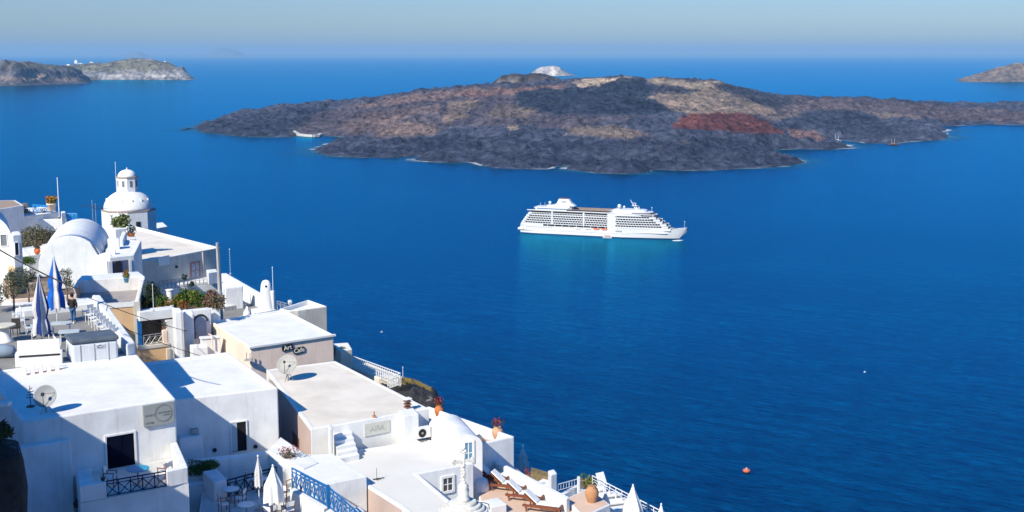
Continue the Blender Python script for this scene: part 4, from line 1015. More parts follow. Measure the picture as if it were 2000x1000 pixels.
# ------------------------------------------------------------- roof things on hotel
dish('grey satellite dish with feed arm on the hotel roof beside an antenna', W(91, 806, 16.05), .52, 178, 28, .75)
pa = W(60, 795, 16.05); t = thing('roof_antenna', 'thin dark rooftop antenna mast left of the hotel dish', 'antenna', pa)
g = MB(); g.cyl((0, 0, 0), (0, 0, 1.0), .02, .015, 6); g.box((0, 0, .03), (.3, .3, .06)); g.build('mast', RUST, t, world=False)
for k in range(4): g = MB(); g.box((.05, 0, .45 + k * .14), (.5 - k * .08, .03, .03), .5 * k); g.build('element', RUST, t, world=False)
# crenellated posts along the back of the hotel roof
for k in range(5):
    p = W(48 + k * 16, 733 - k * 2.6, 16.05)
    t = thing('roof_post', ['first (leftmost)', 'second from left', 'middle', 'fourth from left', 'rightmost'][k] + ' little white chimney post in the row along the hotel roof', 'post', p, .35, 'white posts on the hotel roof')
    g = MB(); g.box((0, 0, .22), (.22, .16, .44)); g.build('post', WHITE, t, world=False, bevel=.02)
    g = MB(); g.box((.14, 0, .03), (.09, .2, .06)); g.build('foot_tile', TERRA, t, world=False)

# ------------------------------------------------------------- B2 white house
b2, P, zt = bld('white_house', 'white cubic house with half open window between the hotel and the cream roof',
    [(543, 757), (415, 772), (300, 786), (278, 708), (445, 687)], 18.2, 7, WALL, WHITE, ph=.18, pt=.22)
F2 = FW((415, 772), (543, 757), 18.2)
wn_ = window(F2, (452, 824, 481, 881), b2, fw=.06, glass=DARK, mull=0)
u0, u1, z0, z1 = F2.pxbox(452, 824, 463, 881); g = MB(); F2.box(g, u0, u1, z0, z1, .013, .05); g.build('shutter_leaf', mat('pale_shutter', (.42, .50, .55), .6), wn_)
for (x, y) in ((419, 879), (499, 872)):
    u, z = F2.hit(x, y); g = MB(); g.cyl(F2.P(u, z, 0), F2.P(u, z, .1), .12, .1, 12); g.build('wall_lamp', RUST, b2)
u0, u1, z0, z1 = F2.pxbox(372, 836, 386, 846); g = MB(); F2.box(g, u0, u1, z0, z1, 0, .25); tag(g.build('planter_box', CONC), 'small window box on the shaded wall beside the hotel corner', 'planter')
# planter wall in front of B2 in shade
bld('planter_wall', 'long white planter wall in blue shade below the half open window', [(525, 879), (525, 884), (395, 902), (300, 912), (300, 905)], 21.0, 3, WALL, WHITE, ph=.02, pt=.12, cat='wall')
bld('corner_pillar', 'square white pillar at the left end of the dark blue railing', [(443, 936), (417, 941), (395, 920), (425, 915)], 21.3, 3, WALL, WHITE, ph=.02, pt=.1, cat='pillar')
bld('low_house', 'low white shed wall with niche left of the planter hedge', [(395, 850), (350, 858), (345, 830), (380, 825)], 20.2, 4, WALL, WHITE, ph=.02, pt=.1, cat='wall')
hp = W(390, 925, 21.6)
bush('clipped_hedge', 'dark green clipped hedge in the shade beside the hotel balcony', 'hedge', (hp.x, hp.y, hp.z), (.95, .5, .42), GREEN, 3200, .10, 11, stems=False)
bld('hedge_planter', 'white planter block holding the dark clipped hedge', [(425, 935), (368, 948), (362, 915), (415, 905)], 21.9, 4, WALL, WHITE, ph=.02, pt=.1, cat='planter')

# ------------------------------------------------------------- T1 upper terrace
hT = 16.05
t1, P, zt = bld('upper_terrace', 'grey floored upper terrace where the man walks past parasols', None, 15.93, 6, WALL, GREYT, ph=.05, pt=.3, cat='terrace',
    world=[W(268, 690, 15.93), W(-60, 734, 15.93), W(-60, 596, 15.93), W(120, 592, 15.93), W(205, 592, 15.93)])
bld('terrace_parapet', 'wide white parapet with sharp edge along the right side of the upper terrace', [(264, 668), (247, 672), (180, 576), (196, 576)], 15.2, 3, WALL, WHITE, ph=.01, pt=.05, cat='wall')
bld('terrace_parapet', 'low white back parapet of the upper terrace behind the man', [(196, 590), (30, 608), (30, 601), (192, 583)], 15.55, 2.5, WALL, WHITE, ph=.01, pt=.05, cat='wall')
# ------------------------------------------------------------- B_O orange building
bo, P, zt = bld('orange_house', 'orange plastered house with small sunken roof terrace behind the white parapet', None, 17.5, 9, ORANGE, mat('grey_slab_floor', (.36, .33, .31), .9, .15, 1.5, dirt=(.28, .25, .23), dscale=1, damt=.5), ph=.85, pt=.32, coping=WHITE, copin=False,
    world=[W(272, 588, 17.5), W(120, 600, 17.5), W(150, 549, 17.5), W(283, 541, 17.5)])
FO = FW((120, 600), (272, 588), 17.5)
g = MB(); FO.box(g, FO.L - .42, FO.L + .03, CAMZ - 26, CAMZ - 17.52, -.2, .06); g.build('corner_pilaster', BEIGE, bo)
g = MB(); FO.box(g, 0, FO.L - .42, CAMZ - 17.85, CAMZ - 17.5, -.2, .05); g.build('cornice', WHITE, bo)
pp_ = W(247, 552, 17.48); potplant('yellow flowering plant in a pale blue pot on the orange house parapet', pp_, .22, .4, YGREEN, 160, .16, ORANF, 8, LBLUE, group='potted plants', ph=.5)
# loggia
FL = Face(WY(272, 606, 89.8), WY(345, 602, 91.3))
lg = thing('loggia_house', 'white house with dark loggia, pale lattice railing and orange band below', 'building', (FL.A.x, FL.A.y, CAMZ - 24))
def flbox(nm, px, n0, n1, m, par=lg, bev=.03):
    u0, u1, z0, z1 = FL.pxbox(*px); g = MB(); FL.box(g, u0, u1, z0, z1, n0, n1); return g.build(nm, m, par, bevel=bev)
flbox('lintel', (272, 606, 345, 624), -1.1, 0, WALL); flbox('wall', (325, 624, 347, 720), -1.6, 0, WALL)
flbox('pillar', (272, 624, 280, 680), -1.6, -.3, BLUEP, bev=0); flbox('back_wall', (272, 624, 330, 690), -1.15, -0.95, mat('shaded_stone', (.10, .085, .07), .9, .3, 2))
flbox('band', (272, 680, 330, 720), -1.6, 0.02, ORANGE); flbox('sill', (272, 673, 331, 680), -1.6, 0.08, BEIGE); flbox('pilaster', (325, 680, 333, 720), 0.0, .12, BEIGE)
op = flbox('post', (318, 645, 327, 673), -.25, .04, PEACH)
u0, z0 = FL.hit(281, 656); u1, _ = FL.hit(317, 653); rail('lattice_railing', '', FL.P(u0, z0, -.1), FL.P(u1, z0 + .02, -.1), .75, GMET, lg, 'x', 3, .022)
u0, z0 = FL.hit(322, 643); potplant('small reddish plant on the orange post of the loggia', FL.P(u0, z0, -.1), .14, .18, DRY, 80, .16, None, 5, TERRA, ph=.4)
# arched door house
FA = Face(WY(345, 606, 91.0), WY(414, 600, 92.4))
ah_ = thing('arched_door_wall', 'shaded white wall with tall round-arched blue-grey door beside the peach cafe', 'wall', (FA.A.x, FA.A.y, CAMZ - 24))
u0, u1, z0, z1 = FA.pxbox(345, 606, 414, 720); g = MB(); FA.box(g, u0, u1, z0, z1, -.6, 0); g.build('wall', WALL, ah_, bevel=.05)
u0, u1, z0, z1 = FA.pxbox(381, 617, 403, 660); g = MB(); cxu = (u0 + u1) / 2; rr = (u1 - u0) / 2
pts = [(cxu + rr * math.cos(a), z1 - rr + rr * math.sin(a)) for a in [math.pi * i / 12 for i in range(13)]] + [(u0, z0), (u1, z0)]
vs = [FA.P(u, z, n) for n in (.0, .05) for u, z in pts]; n = len(pts); g.add(vs, [tuple(range(n)), tuple(range(n, 2 * n))[::-1]] + [(i, (i + 1) % n, n + (i + 1) % n, n + i) for i in range(n)]); dd_ = g.build('arched_door', mat('blue_grey_door', (.30, .36, .47), .6), ah_)
g = MB(); g.tube([FA.P(cxu + (rr + .08) * math.cos(a), z1 - rr + (rr + .08) * math.sin(a), .04) for a in [math.pi * i / 12 for i in range(13)]][::1] + [FA.P(u0 - .08, z0, .04)], .07, 6); g.build('arch_moulding', RUST, ah_)
# buttress walls in the alley
for k, (x0, y0, x1, y1, Y, lab) in enumerate([(340, 608, 356, 715, 88.6, 'tall narrow white pier left of the arched door'), (358, 612, 378, 712, 89.8, 'white rounded pier close to the arched door')]):
    a = WY(x0, y0, Y); b_ = WY(x1, y0 - 2, Y + .2); F_ = Face(a, b_); g = MB(); zz = WY(x0, y1, Y).z; F_.box(g, 0, F_.L, zz, a.z, -1.3, 0); tag(g.build('wall_pier', WALL, None, bevel=.1), lab, 'pier')
a = WY(388, 672, 89); g = MB(); g.box((a.x, a.y, a.z - 1.2), (1.1, 1.1, 2.2), .4); tag(g.build('alley_block', WALL, None, bevel=.05), 'low white block at the foot of the arched door', 'block')
a = WY(402, 660, 89.4); g = MB(); g.box((a.x + .3, a.y, a.z - .9), (1.3, .5, 1.8), .4); g.box((a.x + .3, a.y, a.z + .05), (1.45, .65, .12), .4); tag(g.build('stair_wall', WALL, None, bevel=.04), 'white stepped stair wall between arched door and cafe', 'wall')
g = MB(); g.tube([WY(407, 652, 89), WY(414, 655, 89), WY(415, 680, 89)], .05, 6); tag(g.build('drain_pipe', PEACH), 'peach coloured pipe on the corner of the cafe wall', 'pipe')

# ------------------------------------------------------------- B4 Art Cafe
caf, P, zt = bld('art_cafe', 'peach plastered cafe with wide white roof and Art Cafe sign boards', [(652, 653), (488, 677), (410, 627), (555, 604)], 19.6, 6, PEACH, WHITE, ph=.16, pt=.2, coping=WHITE)
FC = FW((488, 677), (652, 653), 19.6)
g = MB(); FC.box(g, -.08, FC.L + .1, CAMZ - 19.72, CAMZ - 19.595, -.1, .12); g.build('roof_edge', WHITE, caf)
for (x0, y0, x1, y1, s_, rot, nm) in ((550, 673, 572, 685, 'Art', R(6), 'black wooden board reading Art on the peach cafe wall'), (572, 678, 595, 690, 'Cafe', R(4), 'black wooden board reading Cafe on the peach cafe wall')):
    u0, u1, z0, z1 = FC.pxbox(x0, y0, x1, y1)
    t = thing('sign_board', nm, 'sign', FC.P((u0 + u1) / 2, (z0 + z1) / 2, 0), 0, 'cafe sign boards')
    g = MB(); pts = []
    for i in range(20):
        a = 2 * math.pi * i / 20; c_, s2 = math.cos(a), math.sin(a); pts.append(((u1 - u0) / 2 * (abs(c_) ** .45) * (1 if c_ > 0 else -1), (z1 - z0) / 2 * (abs(s2) ** .5) * (1 if s2 > 0 else -1)))
    um, zm = (u0 + u1) / 2, (z0 + z1) / 2
    rp_ = [(um + a * math.cos(rot) - b_ * math.sin(rot), zm + a * math.sin(rot) + b_ * math.cos(rot)) for a, b_ in pts]
    vs = [FC.P(u, z, n) for n in (.02, .07) for u, z in rp_]; n = 20
    g.add(vs, [tuple(range(n)), tuple(range(n, 2 * n))[::-1]] + [(i, (i + 1) % n, n + (i + 1) % n, n + i) for i in range(n)]); g.build('board', BLACK, t)
    text_mesh('lettering', s_, (z1 - z0) * 1.0, FC, um, zm, .075, LETT, t, .008, rot, True)
p = FC.P(-.4, CAMZ - 20.4, .3); g = MB(); g.cyl(p, p + Vector((0, 0, .5)), .03); g.cyl(p + Vector((.2, .1, 0)), p + Vector((.2, .1, .45)), .03); g.box(p + Vector((.1, .05, -.02)), (.5, .4, .1)); tag(g.build('pipe_stub', CONC), 'pair of short pipes at the cafe corner beside the white roof', 'pipe')

# ------------------------------------------------------------- B3 cream roof house
b3, P, zt = bld('cream_roof_house', 'large house with broad cream flat roof holding a satellite dish in the centre', [(607, 838), (680, 827), (790, 806), (838, 798), (655, 705), (520, 722)], 20.0, 6, WHITE, CREAMR, ph=.06, pt=.22)
F3l = FW((543, 757), (607, 838), 20.0)
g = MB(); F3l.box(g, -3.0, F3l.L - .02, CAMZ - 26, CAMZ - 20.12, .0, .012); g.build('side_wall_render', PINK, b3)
u0, u1, z0, z1 = F3l.pxbox(573, 850, 585, 872); g = MB(); F3l.box(g, u0, u1, z0, z1, .012, .05); g.build('door', mat('brown_door', (.12, .06, .05), .7), b3)
F3 = FW((680, 827), (790, 806), 20.0)
u0, u1, z0, z1 = F3.pxbox(711, 824, 760, 848)
t = thing('name_plaque', 'raised cream plaque with faint letters on the white wall under the cream roof', 'sign', F3.P((u0 + u1) / 2, (z0 + z1) / 2, 0))
g = MB(); F3.box(g, u0, u1, z0, z1, -.02, .05); g.build('board', mat('cream_plaque', (.62, .61, .54), .8), t)
text_mesh('lettering', 'AIRA', .42, F3, (u0 + u1) / 2, (z0 + z1) / 2, .052, mat('plaque_letter', (.46, .45, .38), .8), t)
dish('large grey-white satellite dish on tripod in the middle of the cream roof', W(563, 744, 20.04), .66, 196, 34, 1.0, mat('dish_cream', (.36, .345, .32), .5, .12, 2))
# chimney pier
def block(name, label, px, h, depth, m=WALL, cat='wall', group=None, bev=.05, roofm=None):
    return bld(name, label, px, h, depth, m, roofm or WHITE, ph=.015, pt=.1, cat=cat, group=group, bev=bev)[0]
ch = block('chimney_pier', 'white tapered chimney pier at the right front of the cream roof', [(818, 808), (788, 813), (780, 800), (806, 795)], 19.9, 3.2, cat='chimney')
chs = MB(); q_ = [W(a, b, 20.3).xy for a, b in ((818, 819), (783, 826), (776, 816), (806, 811))]; chs.prism(q_, CAMZ - 23, CAMZ - 20.3); chs.build('lower_stage', WALL, ch, bevel=.04)
p = W(796, 797, 19.9); t = thing('chimney_pot', 'brown slatted chimney cap on top of the white pier', 'chimney', p, .6)
for k in range(3): g = MB(); g.box((0, 0, .06 + k * .17), (.34, .34, .07)); g.build('slab', mat('brick_red', (.22, .11, .08), .9), t, world=False)
g = MB(); g.box((0, 0, .27), (.22, .22, .5)); g.build('flue', RUST, t, world=False)
g = MB(); g.box((0, 0, .55), (.42, .42, .09)); g.build('cap', WHITE, t, world=False, bevel=.03)
p = W(731, 814, 19.95); g = MB(); g.cyl(p, p + Vector((0, 0, .3)), .04, .03, 8); g.box(p + Vector((0, 0, .03)), (.2, .2, .05)); tag(g.build('roof_vent', TERRA), 'small vent pipe near the front edge of the cream roof', 'vent')
# AC unit
p = W(826, 858, 21.4); t = thing('air_conditioner', 'white outdoor air conditioner unit with black fan beside the chimney pier', 'air conditioner', p, R(33))
g = MB(); g.box((0, 0, .42), (.85, .32, .62)); g.build('casing', MET, t, world=False, bevel=.02)
g = MB(); g.cyl((-.12, -.16, .42), (-.12, -.18, .42), .24, .24, 20); g.build('fan_grille', BLACK, t, world=False)
g = MB(); g.cyl((-.12, -.18, .42), (-.12, -.19, .42), .07, .07, 10); g.build('fan_hub', GMET, t, world=False)
for s in (-1, 1): g = MB(); g.box((s * .3, 0, .05), (.06, .34, .1)); g.build('foot', RUST, t, world=False)
# right wing of B3 front (wall right of chimney)
block('side_wing', 'white wall wing right of the chimney with the air conditioner', [(838, 799), (818, 803), (800, 795), (822, 790)], 20.05, 3)

# stairs
st = thing('staircase', 'short white masonry staircase rising to the cream roof', 'stairs', W(662, 836, 21.5))
a0 = W(648, 838, 20.3); a1 = W(682, 832, 20.3); f0 = W(662, 905, 21.5); f1 = W(702, 896, 21.5)
for k in range(6):
    t0, t1_ = k / 6, (k + 1.02) / 6
    q = [Vector(a0.xy).lerp(Vector(f0.xy), t0), Vector(a1.xy).lerp(Vector(f1.xy), t0), Vector(a1.xy).lerp(Vector(f1.xy), t1_), Vector(a0.xy).lerp(Vector(f0.xy), t1_)]
    g = MB(); g.prism(q, CAMZ - 21.9, CAMZ - 20.25 - .2 * k); g.build('step', WHITE, st, bevel=.02)
block('stair_parapet', 'white side wall left of the short masonry staircase', [(650, 836), (643, 837), (640, 829), (647, 828)], 19.75, 1.6)

# B5
b5, P, zt = bld('middle_roof_house', 'white lower flat roof with stairs and small framed window below', [(640, 895), (690, 880), (838, 857), (925, 905), (817, 925), (885, 983), (905, 1012), (820, 1020), (785, 990), (718, 948)], 21.5, 5.5, WALL, mat('pale_roof_screed', (.72, .69, .62), .9, .06, .8, dirt=(.6, .54, .45), dscale=.4, damt=.5), ph=.08, pt=.2)
F5 = FW((817, 925), (925, 905), 21.5)
window(F5, (865, 933, 883, 958), b5, fw=.13, glass=GLASS, mull=1, frame=WHITE)
F5l = FW((718, 948), (785, 990), 21.5)
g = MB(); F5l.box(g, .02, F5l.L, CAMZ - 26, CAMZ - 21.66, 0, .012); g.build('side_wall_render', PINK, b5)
p = W(736, 938, 21.55); t = thing('roof_aerial', 'tiny black aerial on the pale roof edge beside the pink wall', 'antenna', p)
g = MB(); g.cyl((0, 0, 0), (0, 0, .65), .015, .012, 5); g.build('mast', RUST, t, world=False); g = MB(); g.cyl((-.2, 0, .05), (.35, .2, .08), .03, .02, 5); g.cyl((0, -.1, .05), (.3, .3, .05), .02, .015, 5); g.build('feet', RUST, t, world=False)
bld('front_court', 'shaded sunken court floor below the small framed window', [(935, 960), (830, 975), (870, 1040), (960, 1040)], 24.2, 4, WALL, PAVE, ph=.02, cat='courtyard')
# B6
bld('white_block_house', 'plain white block with bright flat roof right of the blue railing', [(716, 931), (617, 951), (575, 915), (560, 890), (650, 886)], 21.0, 5, WALL, WHITE, ph=.03, pt=.2)
block('garden_wall', 'wide white garden wall running down beside the pink side wall', [(622, 903), (592, 916), (522, 880), (548, 853)], 20.93, 4)
for k in range(2): block('garden_step', ['upper', 'lower'][k] + ' white step at the end of the wide garden wall', [(623 + k * 7, 907 + k * 8), (582 + k * 7, 924 + k * 8), (568, 902 + k * 8), (606 + k * 5, 886 + k * 8)], 21.25 + k * .25, 2)
p = W(562, 897, 21.0); bush('dry_shrub', 'dry leafless shrub with pink buds on the wide white garden wall', 'shrub', p, (.75, .5, .35), DRY, 260, .13, 21, flowers=mat('pink_buds', (.5, .2, .2), .8))

# ------------------------------------------------------------- barrel vault chapel + upper right terrace
Vf = WY(907, 849, 66.6); Vr = WY(871, 820, 70.6); ax_ = (Vr.xy - Vf.xy).normalized(); sd = Vector((ax_.y, -ax_.x)); rv = 1.0
bv = thing('barrel_vault_house', 'small white barrel vaulted house with blue framed door beside the sunbed terrace', 'building', (Vf.x, Vf.y, CAMZ - 26))
g = MB(); prof = [(rv * math.cos(a), Vf.z - rv * .62 + rv * .62 * math.sin(a)) for a in [math.pi * i / 18 for i in range(19)]] + [(-rv, CAMZ - 26), (rv, CAMZ - 26)]
vs = [];
for base in (Vf.xy, Vr.xy):
    for u, z in prof: vs.append((base.x + sd.x * u, base.y + sd.y * u, z))
n = len(prof); g.add(vs, [tuple(range(n)), tuple(range(n, 2 * n))[::-1]] + [(i, n + i, n + (i + 1) % n, (i + 1) % n) for i in range(n)]); g.build('vault', WALL, bv)
FV = Face((Vf.x - sd.x * rv, Vf.y - sd.y * rv, Vf.z), (Vf.x + sd.x * rv, Vf.y + sd.y * rv, Vf.z))
window(FV, (908, 864, 922, 905), bv, 'door', WHITE, mat('blue_glass_door', (.12, .26, .38), .3, .3, 2), fw=.12, mull=1, door=True)
bld('right_terrace_house', 'white walled terrace with peach floor and red flowered urns above the sea', [(1005, 852), (938, 867), (905, 851), (800, 803), (838, 793)], 21.5, 6, WALL, TILEF, ph=.65, pt=.22, cat='terrace')
potplant('red flowered terracotta urn at the far corner of the peach terrace', W(858, 816, 22.0), .30, .8, DKGREEN, 60, .16, REDF, 31, mat('orange_terracotta', (.5, .17, .06), .8, .15, 3), 'urn', ph=.45)
potplant('pale terracotta urn with red flowers behind the right front parapet', W(972, 860, 22.1), .34, .85, DKGREEN, 60, .16, REDF, 32, mat('pale_terracotta', (.55, .32, .2), .8, .15, 3), 'urn', ph=.45)
# ------------------------------------------------------------- T2 sunbed terrace
hF = 23.5
g_ = bld('sunbed_terrace', 'peach floored terrace with four wooden sunbeds', [(978, 891), (918, 892), (955, 1060), (1185, 1045)], hF, 5, WALL, TILEF, ph=.02, pt=.05, cat='terrace')
block('terrace_parapet', 'long white parapet beside the wooden sunbeds', [(972, 899), (966, 902), (1106, 975), (1113, 971)], 22.7, 4.5)
block('terrace_end_wall', 'white end wall between the sunbeds and the big terracotta jar', [(1113, 970), (1107, 976), (1138, 1010), (1192, 985), (1150, 953)], 23.2, 4.5, roofm=TILEF)
block('bench_block', 'low white bench block at the bottom beside the marble cross', [(990, 984), (958, 991), (940, 978), (972, 971)], 23.0, 2)
b0 = W(958, 938, hF); stp = Vector((.90, -1.62, 0))
sb = None
for k in range(4):
    p = Vector((b0.x, b0.y, b0.z)) + stp * k
    lab = ['farthest wooden sunbed, next to the blue-shaded wall', 'second farthest wooden sunbed on the peach terrace', 'second nearest wooden sunbed on the peach terrace', 'nearest wooden sunbed, partly cut by the bottom edge'][k]
    sb = sunbed(lab, p, R(-20)) if k == 0 else dup(sb, p, R(-20), lab)
potplant('dark urn with spiky plant in the shaded terrace corner', W(953, 904, hF), .27, .75, DKGREEN, 90, .22, None, 33, mat('dark_terracotta', (.16, .1, .07), .8, .2, 3), 'urn', ph=.5)
potplant('small terracotta pot with red flowers against the sunbed parapet', W(1030, 940, hF - .3), .17, .42, DKGREEN, 50, .1, REDF, 34, TERRA, 'urn', ph=.3)
p = W(939, 916, hF); g = MB(); g.box(p + Vector((0, 0, .3)), (.3, .3, .6), .4); g.box(p + Vector((0, 0, .62)), (.36, .36, .05), .4); tag(g.build('lantern', MET), 'small white lantern by the vaulted house corner', 'lantern')
g = MB(); p = W(938, 975, 24.0); g.sm = True; g.lathe([(.5, 0), (.5, .8), (.4, 1.1), (.2, 1.25), (.02, 1.3)], p, 16); tag(g.build('rounded_bollard', WALL), 'rounded white masonry bollard in shade behind the marble cross', 'bollard')
# things beyond the parapet
umbrella('closed grey-white parasol standing beyond the blue-shaded wall', WY(1021, 925, 74), 1.65, .25, .28, [CANVASG], base=False, folds=6)
t = bld('lower_right_terrace', 'stone floored lower terrace with white lounge furniture by the sea railing', [(1158, 946), (1092, 968), (1060, 985), (1180, 1070), (1330, 1060), (1300, 1022)], 25.0, 5, WALL, PAVE, ph=.02, cat='terrace')
block('lower_parapet', 'low white parapet behind the wooden sea railing', [(1133, 944), (1131, 948), (1098, 968), (1092, 962)], 24.3, 3)
rail('sea_railing', 'white curled iron railing along the sea edge at the lower right', W(1157, 929, 24.0), W(1330, 1018, 24.0), .95, MET, None, 'circle', 14, .02)
rail('thin_handrail', 'thin pale handrail on the parapet left of the sea railing', W(1090, 946, 23.7), W(1133, 934, 23.7), .35, MET, None, 'bars', 2, .016)
block('rail_post', 'round topped white post beside the plants at the sea railing', [(1134, 932), (1128, 933), (1127, 930), (1132, 929)], 23.6, 1.6, cat='post')
block('corner_tower', 'white rounded wall pillar above the lower terrace', [(1088, 924), (1076, 928), (1070, 919), (1082, 916)], 23.0, 5, cat='pillar')
block('curved_wall', 'sloping white wall below the rounded pillar', [(1085, 940), (1066, 950), (1050, 940), (1068, 930)], 23.8, 4)
rail('reed_fence', 'brown reed fence panel beyond the sunbed parapet', W(1038, 914, 23.4), W(1080, 926, 23.4), .9, DRY, None, 'bars', 14, .02, cat='fence')
g = MB(); A_ = W(1036, 917, 23.5); B_ = W(1078, 930, 23.5); F_ = Face(A_, B_); F_.box(g, 0, F_.L, A_.z - 1.0, A_.z - .12, -.03, 0); tag(g.build('fence_backing', mat('reed_mat', (.2, .15, .08), .9, .4, 8)), 'dark reed mat under the thin fence rail', 'fence')
potplant('huge ribbed terracotta jar at the corner of the end wall', W(1156, 984, 23.3), .36, 1.0, DRY, 20, .1, None, 40, mat('jar_terracotta', (.5, .25, .12), .85, .2, 2, dirt=(.5, .42, .35), dscale=1.5, damt=.7), 'urn', ph=.12)
potplant('woven basket planter with small leaves beside the round post', W(1139, 952, 24.9), .22, .5, GREEN, 60, .12, None, 41, mat('basket', (.25, .2, .14), .9, .4, 6), ph=.4)
p = W(1153, 955, 24.9); bush('leafy_shrub', 'yellow-green leafy shrub behind the huge terracotta jar', 'shrub', p, (.45, .45, .5), YGREEN, 420, .15, 42)
def lounge(label, p, rz, first=[None]):
    if first[0] is not None: return dup(first[0], p, rz, label)
    t = thing('lounge_bench', label, 'bench', p, rz, 'white lounge benches'); first[0] = t
    g = MB(); g.box((0, 0, .2), (1.3, .6, .2)); g.build('frame', GMET, t, world=False); g = MB(); g.box((0, 0, .37), (1.35, .66, .13)); g.build('cushion', CANVAS, t, world=False, bevel=.03)
    for s in (-1, 1): g = MB(); g.box((s * .55, 0, .05), (.08, .5, .1)); g.build('leg', GMET, t, world=False)
    return t
for (x, y, l) in ((1188, 978, 'farthest white cushioned bench by the curled railing'), (1203, 992, 'middle white cushioned bench by the curled railing'), (1214, 1006, 'nearest white cushioned bench at the bottom edge')): lounge(l, W(x, y, 25.0), R(20))
p = W(1175, 962, 24.9); g = MB(); g.box(p + Vector((0, 0, .75)), (.55, .05, .9), .5, M=Matrix.Rotation(.6, 3, 'Z') @ Matrix.Rotation(-.5, 3, 'X')); g.box(p + Vector((-.1, -.3, .35)), (.55, .6, .08), .6); g.cyl(p + Vector((-.2, -.2, 0)), p + Vector((-.2, -.2, .4)), .03); g.cyl(p + Vector((.2, 0, 0)), p + Vector((.2, 0, .4)), .03); tag(g.build('deck_chair', CANVAS), 'white tilted deck chair against the curled sea railing', 'chair')
umbrella('closed pale blue-white parasol beside the huge terracotta jar', W(1182, 1030, 25.0), 2.0, .5, .24, [CANVASG], base=False)
umbrella('large closed white parasol at the bottom edge near the railing', W(1235, 1040, 25.0), 2.55, .3, .42, [CANVAS], base=False, folds=7, tie=5)
umbrella('closed white parasol tip at the far right of the terrace', W(1290, 1065, 25.0), 2.15, .3, .3, [CANVAS], base=False, folds=7, tie=5)

# ------------------------------------------------------------- T4 umbrella terrace
hU = 22.4
bld('cafe_terrace', 'paved cafe terrace with parasols and director chairs at the bottom centre', [(565, 898), (400, 922), (380, 1060), (760, 1060)], hU, 5, WALL, PAVE, ph=.02, cat='terrace')
rail('blue_railing', 'bright blue lattice railing running down beside the cafe terrace', W(570, 914, 20.5), W(640, 950, 20.5), .95, BLUEP, None, 'x', 8, .03, group='blue lattice railings')
rail('blue_railing', 'nearest span of the bright blue lattice railing at the bottom', W(643, 952, 20.5), W(700, 1002, 20.5), .95, BLUEP, None, 'x', 7, .03, group='blue lattice railings')
block('railing_post', 'blue square post between the two blue railing spans', [(645, 950), (638, 951), (636, 947), (642, 946)], 20.4, 1.3, BLUEP, 'post', bev=.01, roofm=BLUEP)
block('railing_curb', 'white curb under the far span of blue railing', [(642, 990), (632, 995), (566, 956), (575, 951)], 21.42, 1.1)
block('railing_curb', 'white curb under the near span of blue railing', [(706, 1040), (696, 1045), (636, 998), (645, 992)], 21.42, 1.1)
block('railing_pier', 'white square pier where the dark and bright railings meet', [(572, 911), (552, 915), (540, 905), (560, 901)], 21.2, 1.5, cat='pillar')
block('near_pier', 'white pier top at the lower end of the blue railing', [(712, 998), (686, 1004), (678, 994), (702, 989)], 21.3, 2, cat='pillar')
rail('navy_railing', 'dark navy lattice railing in shade behind the closed parasols', W(444, 938, 21.5), W(541, 912, 21.5), .9, DBLUE, None, 'x', 6, .028)
umbrella('tall closed white parasol with frilled skirt on a thin pole', W(507, 997, hU), 2.75, 1.25, .15, [CANVASG], tie=5, folds=6)
umbrella('wide closed white parasol beside the round table', W(536, 1018, hU), 2.75, 1.0, .36, [CANVAS], tie=5, folds=7)
# chairs and tables on the cafe terrace
tb = round_table('white round table in blue shade near the navy railing', W(508, 960, hU), .42)
for (x, y, l) in ((452, 981, 'white round table beside the left pillar'), (541, 1000, 'sunlit round table with ashtray under the wide parasol'), (482, 1012, 'half sunlit round table at the bottom edge')): dup(tb, W(x, y, hU), 0, l)
cc = None
for k, (x, y, a, l) in enumerate([(440, 968, 200, 'chair behind the table by the left pillar'), (470, 988, 80, 'chair right of the table by the left pillar'), (438, 1000, -60, 'chair left of the table by the left pillar'),
    (490, 952, -80, 'chair left of the shaded middle table'), (526, 965, 90, 'chair right of the shaded middle table'), (560, 975, 60, 'tilted chair close to the blue railing'), (572, 962, 150, 'chair at the foot of the blue railing curb'),
    (528, 1022, -30, 'front left chair at the sunlit table'), (563, 1012, 40, 'front right chair at the sunlit table'), (548, 985, 170, 'chair behind the sunlit table')]):
    lab = 'brown wooden director chair with white canvas, ' + l
    if cc is None: cc = chair(lab, W(x, y, hU), R(a), group='brown director chairs')
    else: dup(cc, W(x, y, hU), R(a), lab)

# ------------------------------------------------------------- marble cross
pc = WY(905, 985, 56)
cr = thing('marble_cross', 'ornate cream marble cross on a ringed round base in the centre foreground', 'cross', pc)
g = MB(); g.sm = False
for r_, z0, z1 in ((1.15, -.9, -.22), (1.0, -.25, -.10), (.82, -.12, .03), (.62, 0, .16)): g.lathe([(r_ * .97, z0), (r_, z0 + .03), (r_, z1 - .04), (r_ * .96, z1), (.02, z1 + .02)], (0, 0, 0), 32)
g.build('ringed_base', MARBLE, cr, world=False)
g = MB(); g.sm = True; g.lathe([(.30, .14), (.30, .35), (.24, .42), (.27, .7), (.22, .78), (.26, .86), (.2, .95), (.15, 1.0), (.02, 1.02)], (0, 0, 0), 20); g.build('pedestal', MARBLE, cr, world=False)
g = MB(); g.box((0, 0, 1.65), (.15, .13, 1.75)); g.build('shaft', MARBLE, cr, world=False, bevel=.02)
g = MB(); g.box((0, 0, 2.05), (1.0, .12, .14), .35)
for s in (-1, 1):
    for dz in (-.09, 0, .09): g.lathe([(.02, -.06), (.07, -.03), (.07, .03), (.02, .06)], (s * (.5 - abs(dz) * .7) * math.cos(.35), s * (.5 - abs(dz) * .7) * math.sin(.35), 2.05 + dz), 8)
